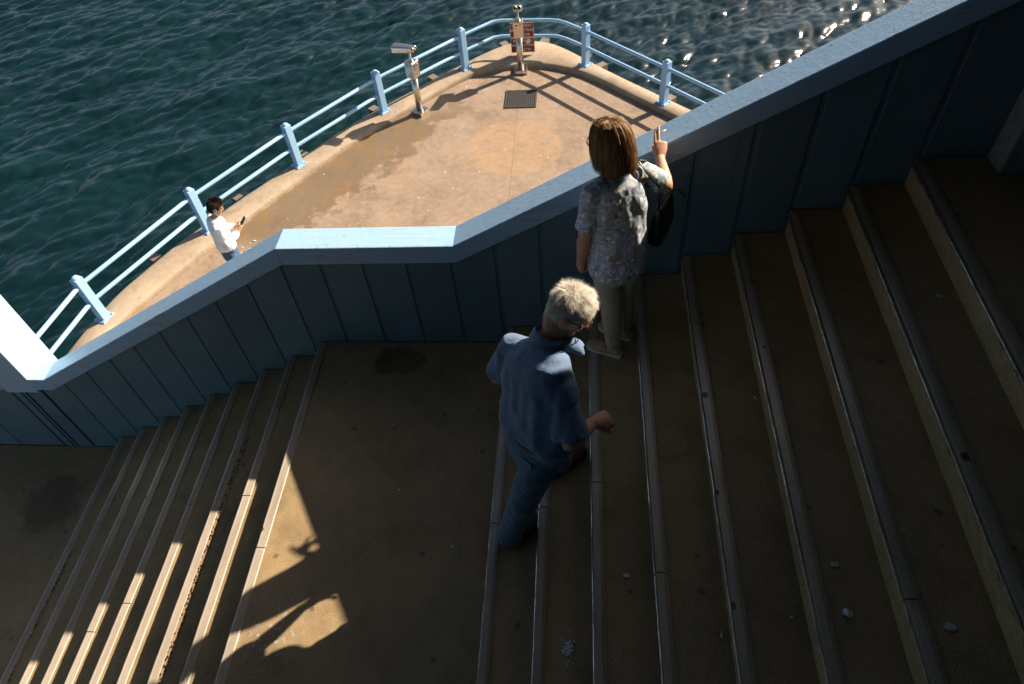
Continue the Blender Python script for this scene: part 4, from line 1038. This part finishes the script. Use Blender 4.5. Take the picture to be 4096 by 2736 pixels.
    M_BL = nt.fin(col, 0.75, nt.bump(fb, 0.3, 0.012))
    bm = bmesh.new()
    torso(bm, [(pel+V(0, 0, -.115), .158, .135, .135, F, up), (pel+V(0, 0, -.03), .160, .135, .140, F, up), (waist, .150, .120, .122, F, up), (chest, .155, .125, .118, F, up), (chest.lerp(shc, .6), .150, .10, .105, F, up), (shc+V(0, 0, .005), .125, .075, .085, F, up), (neck-V(0, 0, .012), .064, .06, .066, F, up)])
    for a_, b_, e in ((Ls, Le, .80), (Rs, Re, .62)):
        inn = shc.lerp(a_, .5)
        tube(bm, [inn, a_, a_.lerp(b_, .35), a_.lerp(b_, e)], [(.062, .060), (.058, .055), (.062, .058), (.070, .064)], n=18, cap=False)
    me = remesh(bm, 0.006, 7)
    f1 = folds(0.010, 14, 14, 3.0, 11, 0.25); f2 = folds(0.0045, 20, 20, 14, 12, 0.3)
    def fd(p, n):
        low = max(0, min(1, (1.78-p.z)/.25)); d = f1(p, n)*(0.25+.75*low)+f2(p, n)*.7
        q = p-V(2.265, -.47, 1.80)        # gathered point below the nape
        r = math.hypot(q.x, q.y+0.0)
        if q.z < 0.0 and q.z > -.28 and p.y < -.33: d += 0.006*math.cos(math.atan2(q.x, .05-q.z)*10)*math.exp(-((q.z+.12)/.09)**2)
        return d
    displace(me, fd); bl = mesh_obj('blouse', me, M_BL, t, True)
    # trousers
    M_TR = fabric('beige_chino', (0.42, 0.36, 0.26), 0.85, 500)
    bm = bmesh.new(); torso(bm, [(pel+V(0, 0, -.16), .140, .11, .115, F, up), (pel+V(0, 0, -.03), .150, .12, .125, F, up), (pel+V(0, 0, .05), .14, .11, .115, F, up)])
    for a_, b_, c_ in ((Lh, Lk, La), (Rh, Rk, Ra)):
        tube(bm, [a_, a_.lerp(b_, .4), a_.lerp(b_, .8), b_, b_.lerp(c_, .35), b_.lerp(c_, .7), c_+V(0, 0, .025)], [.082, .080, .066, .062, .060, .052, .048], n=18)
    me = remesh(bm, 0.006, 5); displace(me, folds(0.0045, 8, 8, 22, 21, 0.25)); mesh_obj('trousers', me, M_TR, t, True)
    # slip-on shoes
    M_SH = fabric('tan_suede', (0.46, 0.32, 0.18), 0.8, 300); M_WS = plain('white_sole', (0.66, 0.62, 0.55), 0.6)
    z0 = 3*R
    for a_, d in ((La, V(-.90, .40, 0)), (Ra, V(-.85, .5, 0))):
        d = d.normalized(); heel = Vector((a_.x, a_.y, z0))-d*.065
        bm = bmesh.new(); foot_shape(bm, heel+V(0, 0, .02), d, .240, .042, .066); me = remesh(bm, .005, 3)
        q = mesh_obj('shoe', me, M_SH, t, True)
        bm = bmesh.new(); sole_shape(bm, heel, d, .246, .0425, z0+.007, z0+.027); obj('sole', bm, M_WS, q)
        sd = V(d.y, -d.x, 0)
        for k, tt in enumerate((.10, .125)):
            bm = bmesh.new(); tube(bm, [heel+d*tt-sd*.041+V(0, 0, .034), heel+d*(tt+.01)-sd*.025+V(0, 0, .073-.1*(tt-.1)), heel+d*(tt+.02)+V(0, 0, .083-.2*(tt-.1)), heel+d*(tt+.03)+sd*.025+V(0, 0, .070-.1*(tt-.1)), heel+d*(tt+.04)+sd*.042+V(0, 0, .034)], [(.007, .0022)]*5, hint=d, n=8)
            obj('strap', bm, M_SH, q, True)
    # hair: bob to the shoulders
    M_HR = hairmat('brown_highlighted_hair', ((0.0, (.04, .019, .008)), (0.3, (.13, .063, .021)), (0.6, (.27, .145, .048)), (0.85, (.47, .28, .10)), (1.0, (.66, .45, .21))), 0.5)
    rnd = random.Random(9); Vv, Ff = [], []
    hu = up
    def hp(az, r_, z_, yy=0.0): return P(r_*math.sin(az)*.87, -.008+yy+r_*math.cos(az)*1.06, z_)
    bm = bmesh.new(); rings = []; n = 30       # inner volume so the head is not seen through the strands
    lev = [(.128, .012), (.122, .045), (.10, .074), (.06, .092), (0.0, .099), (-.05, .102), (-.09, .100), (-.115, .092), (-.13, .075)]
    for z_, r_ in lev:
        ring = []
        for k in range(n):
            az = 2*PI*k/n; cf = math.cos(az); q = r_
            if cf > 0.35 and z_ < .055: q = min(q, .070)          # face opening
            ring.append(bm.verts.new(hp(az, q, z_)))
        rings.append(ring)
    for a_, b_ in zip(rings, rings[1:]):
        for k in range(n): bm.faces.new((a_[k], a_[(k+1) % n], b_[(k+1) % n], b_[k]))
    bm.faces.new(rings[0]); bm.faces.new(rings[-1][::-1])
    nt2 = NT('hair_under'); base_h = nt2.fin((.055, .024, .008), 0.6)
    me_in = remesh(bm, .006, 3)
    hr = mesh_obj('hair', me_in, base_h, t, True)
    for i in range(11000):
        az = rnd.uniform(-PI, PI); cf = math.cos(az)
        if cf > 0.55: 
            if rnd.random() < .75: continue
        clump = noise.noise(V(az*5.5, 1.3, 2.2)); cl2 = noise.noise(V(az*17, 4.3, 0.2))
        end = -.135+.024*clump+rnd.uniform(-.022, .016)-(.010 if cf < -.2 else 0.0)
        if cf > 0.4: end = -.10+rnd.uniform(-.02, .02)
        off = .002+rnd.random()*.013+.008*clump+.004*cl2
        z0_ = rnd.choice((.128, .127, .12, .10, .07)) ; pts_ = []
        path = [(.130, .010), (.127, .034), (.112, .066), (.082, .088), (.04, .101), (-.01, .107), (-.06, .110), (-.11, .110), (-.14, .104), (-.165, .097)]
        part = .012*math.copysign(1, math.sin(az))
        jit = rnd.uniform(-.05, .05); sway = rnd.gauss(0, .12)
        for (z_, r_) in path:
            if z_ > z0_+.003: continue
            if z_ < end: break
            w_ = (0.13-z_)/.28
            az2 = az+jit+sway*w_+.10*clump*w_
            pts_.append(hp(az2, r_+off+rnd.uniform(-.0012, .0012), z_))
        if len(pts_) < 3: continue
        md = pts_[len(pts_)//2]-hc; wd = md.cross(u)
        if wd.length < 1e-4: continue
        wd = (wd.normalized()+V(rnd.gauss(0, .35), rnd.gauss(0, .35), rnd.gauss(0, .35))).normalized()
        strand(Vv, Ff, pts_, .0019, wd)
    for i in range(220):     # fly-aways on the crown
        az = rnd.uniform(-PI, PI); p0 = hp(az, .03+rnd.random()*.06, .118); d = (up*.5+s*rnd.gauss(0, .6)+f*rnd.gauss(.1, .6)).normalized()
        strand(Vv, Ff, [p0, p0+d*.018, p0+d*.030+V(rnd.gauss(0, .006), rnd.gauss(0, .006), -.004)], .0010, s)
    strands_obj('hair_strands', Vv, Ff, M_HR, hr)
    # glasses: dark thin rims seen past the hair
    bm = bmesh.new()
    for sx in (-1, 1):
        tube(bm, [P(sx*.034+.026*math.cos(a_), .110, .004+.022*math.sin(a_)) for a_ in [2*PI*k/20 for k in range(21)]], [.0022]*21, hint=f, n=6)
        tube(bm, [P(sx*.060, .108, .010), P(sx*.090, .07, .012), P(sx*.098, .03, .012)], [.0026]*3, n=6)
    tube(bm, [P(-.010, .110, .008), P(0, .113, .011), P(.010, .110, .008)], [.0022]*3, n=6)
    obj('eyeglasses', bm, plain('black_frame', (.012, .010, .009), .25), t, True)
    # cigarette between index and middle finger (held: a thing of its own)
    a_ = tips[0].lerp(tips[1], .5)-V(0, .03, .025); d = V(.90, .30, .32).normalized()
    cg = empty('cigarette', a_, 'white cigarette held in a raised hand above the parapet cap', 'cigarette')
    for nm, q0, q1, m_ in (('filter', -.018, .010, M_FILTER), ('paper_tube', .0102, .058, M_BUTT), ('ash_tip', .0582, .064, M_ASH)):
        bm = bmesh.new(); tube(bm, [a_+d*q0, a_+d*q1], [.0042]*2, n=10, cap=False); obj(nm, bm, m_, cg, True)
    # shoulder bag hanging under the right arm
    bc = V(2.492, -.215, 1.475)
    bag = empty('shoulder_bag', bc-V(0, 0, .18), 'black leather shoulder bag hanging at the hip of the floral blouse', 'bag')
    M_LE = plain('black_leather', (.010, .010, .011), .38, 0, .35, 90, .2)
    bd = V(.45, .89, 0).normalized(); bn = V(bd.y, -bd.x, 0)
    bm = bmesh.new(); rings = []
    for z_, hw, hd in ((-.150, .070, .026), (-.138, .105, .042), (-.06, .115, .048), (.03, .100, .040), (.09, .085, .030), (.105, .078, .020)):
        n = 28; ring = []
        for k in range(n):
            a2_ = 2*PI*k/n; x, y = math.cos(a2_), math.sin(a2_); x = math.copysign(abs(x)**.5, x); y = math.copysign(abs(y)**.5, y)
            ring.append(bm.verts.new(bc+bd*hw*x+bn*hd*y+V(0, 0, z_+.012*math.sin(x*2))))
        rings.append(ring)
    for a2_, b2_ in zip(rings, rings[1:]):
        for k in range(n): bm.faces.new((a2_[k], a2_[(k+1) % n], b2_[(k+1) % n], b2_[k]))
    bm.faces.new(rings[0][::-1]); bm.faces.new(rings[-1])
    me = remesh(bm, .006, 4); displace(me, folds(.004, 9, 9, 9, 31, .3)); mesh_obj('pouch', me, M_LE, bag, True)
    sh_top = Rs+V(-.035, -.02, .082)
    for off in (-.065, .065):
        e_ = bc+bd*off+V(0, 0, .10)
        bm = bmesh.new(); mid1 = e_.lerp(sh_top, .55)+bn*.03+V(0.03, -.02, 0)
        tube(bm, [e_-V(0, 0, .03), e_+V(0, 0, .02), mid1, sh_top+V(.04, -.045 if off < 0 else .045, -.035), sh_top], [(.011, .0035)]*5, hint=bn, n=8)
        obj('strap', bm, M_LE, bag, True)
    bm = bmesh.new(); e_ = bc+bd*.10+V(0, 0, .10); tube(bm, [e_, e_+V(.045, -.005, .012), e_+V(.085, -.02, -.03)], [(.012, .004), (.010, .004), (.007, .003)], hint=(0, 0, 1), n=8); obj('strap_end', bm, M_LE, bag, True)
woman()

# ---- young man on the quay with a phone
def quay_man():
    b = V(-2.97, 3.92, ZF)
    t = empty('person', b, 'dark haired person in white shirt and jeans on the quay looking at a phone', 'person')
    F = V(.86, .50, 0); sd = V(F.y, -F.x, 0); up = V(0, 0, 1)
    def Q(x, y, z_): return b+sd*x+F*y+up*z_          # x to his right
    bm = bmesh.new()
    P, s, f, u, Mx = head_shape(bm, Q(.0, .075, 1.615), (F+V(0, 0, -.55)), up, 1.04)
    tube(bm, [Q(0, .0, 1.42), Q(0, .02, 1.48), P(0, -.03, -.06)], [.062, .058, .058], n=14)
    torso(bm, [(Q(0, 0, .98), .15, .1, .1, F, up), (Q(0, 0, 1.2), .14, .1, .1, F, up), (Q(0, 0, 1.40), .16, .08, .08, F, up), (Q(0, 0, 1.46), .07, .06, .06, F, up)])
    arms = []
    for sx in (-1, 1):
        a, e, w = Q(sx*.185, 0, 1.39), Q(sx*.225, .0, 1.12), Q(sx*.07, .225, 1.17); arms.append((a, e, w))
        tube(bm, [a, a.lerp(e, .5), e, e.lerp(w, .4), w], [.048, .045, .040, .038, .028], n=12)
        hand(bm, w, (Q(sx*.02, .31, 1.22)-w), sd*sx*.85-up*.3+F*.1, -sx, [(.7, .7, .5)]*4, .02, 1.05, (.5, .6), .027)
        h, k, an = Q(sx*.09, 0, .92), Q(sx*.10, .02, .50), Q(sx*.11, -.02, .09)
        tube(bm, [h, h.lerp(k, .5), k, k.lerp(an, .35), an, an-V(0, 0, .06)], [.07, .065, .05, .05, .036, .036], n=12)
    me = remesh(bm, .007, 3); mesh_obj('body', me, SK_Q, t, True)
    M_WH = fabric('white_shirt_cotton', (.78, .78, .80), .8)
    bm = bmesh.new()
    torso(bm, [(Q(0, .0, .965), .176, .125, .132, F, up), (Q(0, 0, 1.0), .180, .125, .135, F, up), (Q(0, .0, 1.15), .172, .12, .125, F, up), (Q(0, 0, 1.33), .185, .12, .125, F, up), (Q(0, 0, 1.42), .150, .085, .10, F, up), (Q(0, .0, 1.475), .075, .07, .072, F, up)])
    for a, e, w in arms:
        tube(bm, [Q(0, 0, 1.40).lerp(a, .6), a, a.lerp(e, .5), e, e.lerp(w, .4), e.lerp(w, .80)], [.075, .070, .064, .062, .056, .046], n=14)
    me = remesh(bm, .010, 5); displace(me, folds(.012, 9, 9, 7, 41, .35)); mesh_obj('shirt', me, M_WH, t, True)
    M_DJ = fabric('dark_denim', (.03, .075, .15), .9, 500, .2, .2, (.07, .15, .27))
    bm = bmesh.new(); torso(bm, [(Q(0, 0, .78), .16, .115, .12, F, up), (Q(0, 0, .95), .165, .115, .12, F, up)])
    for sx in (-1, 1):
        h, k, an = Q(sx*.09, 0, .88), Q(sx*.10, .02, .50), Q(sx*.11, -.02, .09)
        tube(bm, [h, h.lerp(k, .5), k, k.lerp(an, .4), an-V(0, 0, .03)], [.088, .082, .066, .062, .058], n=14)
    me = remesh(bm, .010, 5); displace(me, folds(.008, 10, 10, 14, 42, .3)); mesh_obj('jeans', me, M_DJ, t, True)
    M_DS = plain('dark_trainer', (.03, .03, .032), .6)
    for sx in (-1, 1):
        heel = Q(sx*.115, -.10, .0); bm = bmesh.new(); foot_shape(bm, heel+V(0, 0, .02), F, .28, .048, .085); q = mesh_obj('shoe', remesh(bm, .008, 3), M_DS, t, True)
        bm = bmesh.new(); sole_shape(bm, heel, F, .285, .049, ZF+.006, ZF+.03); obj('sole', bm, M_WS_Q, q)
    M_DH = hairmat('dark_brown_hair', ((0, (.008, .005, .003)), (.6, (.022, .013, .007)), (1, (.05, .03, .015))), .4)
    rnd = random.Random(5); Vv, Ff = [], []
    for i in range(6500):
        zz = rnd.uniform(-.7, 1); az = rnd.uniform(0, 2*PI); el = math.asin(zz)
        x, y, z_ = .080*math.cos(el)*math.sin(az), -.004+.100*math.cos(el)*math.cos(az), .012+.118*math.sin(el)
        hl = .065 if y > .04 else (.0 if y > -.02 else -.07)
        if z_ < hl: continue
        p = P(x, y, z_); nr = (s*(x/.0064)+f*((y+.004)/.01)+u*((z_-.012)/.0139)).normalized(); top = max(0, min(1, (z_-.02)/.08))
        d = (nr*.6+f*.3*top-u*.6*(1-top)+V(rnd.gauss(0, .45), rnd.gauss(0, .45), rnd.gauss(0, .45))).normalized(); L = (.014+.030*top)*rnd.uniform(.7, 1.2)
        wd = d.cross(nr)
        if wd.length < 1e-3: continue
        p0 = p-nr*.006; strand(Vv, Ff, [p0, p0+d*L*.5, p0+(d*L+V(0, 0, -.004))], .0045, wd.normalized())
    strands_obj('hair', Vv, Ff, M_DH, t)
    pc = Q(.0, .335, 1.26); ph = empty('phone', pc, 'black phone in the hands of the person in white shirt', 'phone')
    bm = bmesh.new(); box(bm, -.037, .037, -.005, .005, -.075, .075); bevel_all(bm, .004, 2)
    Mr = Matrix.Translation(pc) @ Matrix((sd, F, up)).transposed().to_4x4() @ Matrix.Rotation(-.75, 4, 'X')
    bmesh.ops.transform(bm, matrix=Mr, verts=bm.verts); q = obj('phone_case', bm, M_BLACK, ph)
    bm = bmesh.new(); box(bm, -.033, .033, -.0065, -.0052, -.070, .070); bmesh.ops.transform(bm, matrix=Mr, verts=bm.verts); obj('screen', bm, M_GLASS, ph)
M_WS_Q = plain('pale_sole', (.5, .48, .45), .7)
quay_man()

# ------------------------------------------------------------------ litter on the stairs
def butt(x, y, z_, ang, label, L=0.030, filt=True):
    t = empty('cigarette_butt', (x, y, z_), label, 'cigarette butt'); d = V(math.cos(ang), math.sin(ang), 0); p0 = V(x, y, z_+.0046)
    bm = bmesh.new(); tube(bm, [p0, p0+d*L*.55], [.004, .0038], n=10, cap=False); obj('paper_tube', bm, M_BUTT, t, True)
    if filt:
        bm = bmesh.new(); tube(bm, [p0+d*L*.5505, p0+d*L], [.0039, .0041], n=10, cap=False); obj('filter', bm, M_FILTER, t, True)
def scrap(name, x, y, z_, r, mat, label, cat, seed, lift=.006):
    rnd = random.Random(seed); bm = bmesh.new(); n = 11; c = bm.verts.new((x, y, z_+.003+lift*.6)); ring = []
    for k in range(n):
        a = 2*PI*k/n; rr = r*.85*rnd.uniform(.65, 1.1); ring.append(bm.verts.new((x+rr*math.cos(a), y+rr*.8*math.sin(a), z_+.0025+rnd.random()*lift)))
    for k in range(n): bm.faces.new((c, ring[k], ring[(k+1) % n]))
    bmesh.ops.subdivide_edges(bm, edges=bm.edges[:], cuts=1)
    for v in bm.verts: v.co.z += abs(noise.noise(v.co*110))*lift*.7
    ex = bmesh.ops.extrude_face_region(bm, geom=bm.faces[:]); bmesh.ops.translate(bm, vec=(0, 0, .0012), verts=[v for v in ex['geom'] if isinstance(v, bmesh.types.BMVert)])
    return tag(obj(name, bm, mat, None), label, cat)

butt(1.274, -0.545, .003, .5, 'cigarette butt on the landing nearest the wall')
butt(1.245, -1.585, .003, 1.4, 'cigarette butt on the landing behind the climbing person', .024, False)
butt(2.975, -1.067, 5*R+.003, -1.0, 'white cigarette butt against a riser in the middle of the upper flight', .034)
butt(2.672, -2.30, 4*R+.003, 1.5, 'pale cigarette butt low in the frame on the upper flight', .034)
butt(-2.34, -1.776, -8*R+.003, 1.1, 'cigarette butt on the lowest nosing of the lower flight', .034)
scrap('paper_scrap', .851, -1.197, 0, .012, M_PAPER, 'small white scrap in the middle of the landing', 'paper scrap', 1)
scrap('dry_leaf', 1.159, -.012, 0, .016, M_FILTER, 'small ochre leaf at the foot of the wall on the landing', 'leaf', 2, .003)
scrap('paper_scrap', 2.267, -1.947, 3*R, .020, M_PAPER, 'torn pale scrap on the third upper step', 'paper scrap', 3, .012)
scrap('paper_scrap', 3.125, -2.30, 6*R, .030, M_PAPER, 'largest crumpled white paper on the right hand steps', 'paper scrap', 4, .018)
scrap('paper_scrap', 3.122, -2.089, 6*R, .022, M_LEAF, 'greyish flattened paper above the crumpled white one', 'paper scrap', 5, .004)
scrap('dry_leaf', 3.425, -2.40, 7*R, .028, M_LEAF, 'pale green dry leaf near the lower right corner', 'leaf', 6, .005)
scrap('paper_scrap', 2.948, -2.257, 5*R, .011, M_PAPER, 'tiny white scrap left of the crumpled paper', 'paper scrap', 7)
scrap('dry_leaf', 3.818, -.825, 8*R, .022, M_LEAF, 'round grey green leaf high on the right hand steps', 'leaf', 8, .003)
scrap('dry_leaf', 3.138, -.535, 6*R, .012, M_LEAF, 'small pale leaf on a step right of the floral blouse', 'leaf', 9, .003)
bm = bmesh.new(); tube(bm, [(3.325, -1.06, 7*R+.009), (3.40, -1.11, 7*R+.009)], [.0026]*2, n=8)
tag(obj('straw', bm, M_STRAW, None, True), 'thin yellowish stick lying across a nosing of the upper flight', 'straw')
bm = bmesh.new(); rnd = random.Random(21)       # crumbled white crumbs, past counting
for k in range(150):
    a = rnd.uniform(0, 2*PI); q = abs(rnd.gauss(0, 1)); sp = .020 if k < 110 else .06
    x, y = 1.972+math.cos(a)*q*sp*.8, -2.26+math.sin(a)*q*sp*1.3
    if x < 1.87 or x > 2.09: continue
    r_ = rnd.uniform(.0022, .0065) if k < 110 else rnd.uniform(.0015, .003)
    ellipsoid(bm, V(x, y, 2*R+r_*.7+.001), (r_, r_*rnd.uniform(.7, 1.2), r_*.8), None, 6)
for k in range(26):
    x, y = rnd.gauss(2.20, .02), rnd.gauss(-2.33, .03); r_ = rnd.uniform(.0015, .0032); ellipsoid(bm, V(x, y, 3*R+r_*.7+.001), (r_, r_, r_*.8), None, 6)
tag(obj('white_crumbs', bm, M_CRUMB), 'spill of white crumbs on the second upper step', 'crumbs', kind='stuff')
for nm, x, y, c, lab in (('bottle_cap', -1.19, 9.03, (.02, .10, .42), 'blue plastic bottle cap beside the left telescope base'), ('bottle_cap', -1.27, 8.95, (.55, .20, .07), 'orange plastic bottle cap beside the left telescope base')):
    bm = bmesh.new(); lathe(bm, [(.034, .004), (.036, .03), (.030, .036), (.012, .037)], (x, y, ZF), n=16); tag(obj(nm, bm, plain('cap_'+lab.split()[0], c, .4), None, True), lab, 'bottle cap')
# loose chips on the quay floor
rnd = random.Random(33); bm = bmesh.new()
for k in range(55):
    x, y = rnd.uniform(-3.6, 3.0), rnd.uniform(3.5, 10.0)
    if y > 9.6-abs(x-.9)*1.1 or x < -4.4+(y-3.4)*.66: continue
    r_ = rnd.uniform(.005, .013); ellipsoid(bm, V(x, y, ZF+r_*.35), (r_, r_*rnd.uniform(.6, 1.3), r_*.4), None, 6)
for k in range(40):
    x = rnd.uniform(-4.3, -3.2); y = 3.4+(x+4.4)*1.5+rnd.uniform(-.5, .1)
    r_ = rnd.uniform(.008, .022); ellipsoid(bm, V(x, y, ZF+r_*.35), (r_, r_*rnd.uniform(.6, 1.3), r_*.4), None, 6)
tag(obj('grit', bm, M_CRUMB), 'pale grit and chips scattered on the quay floor', 'grit', kind='stuff')
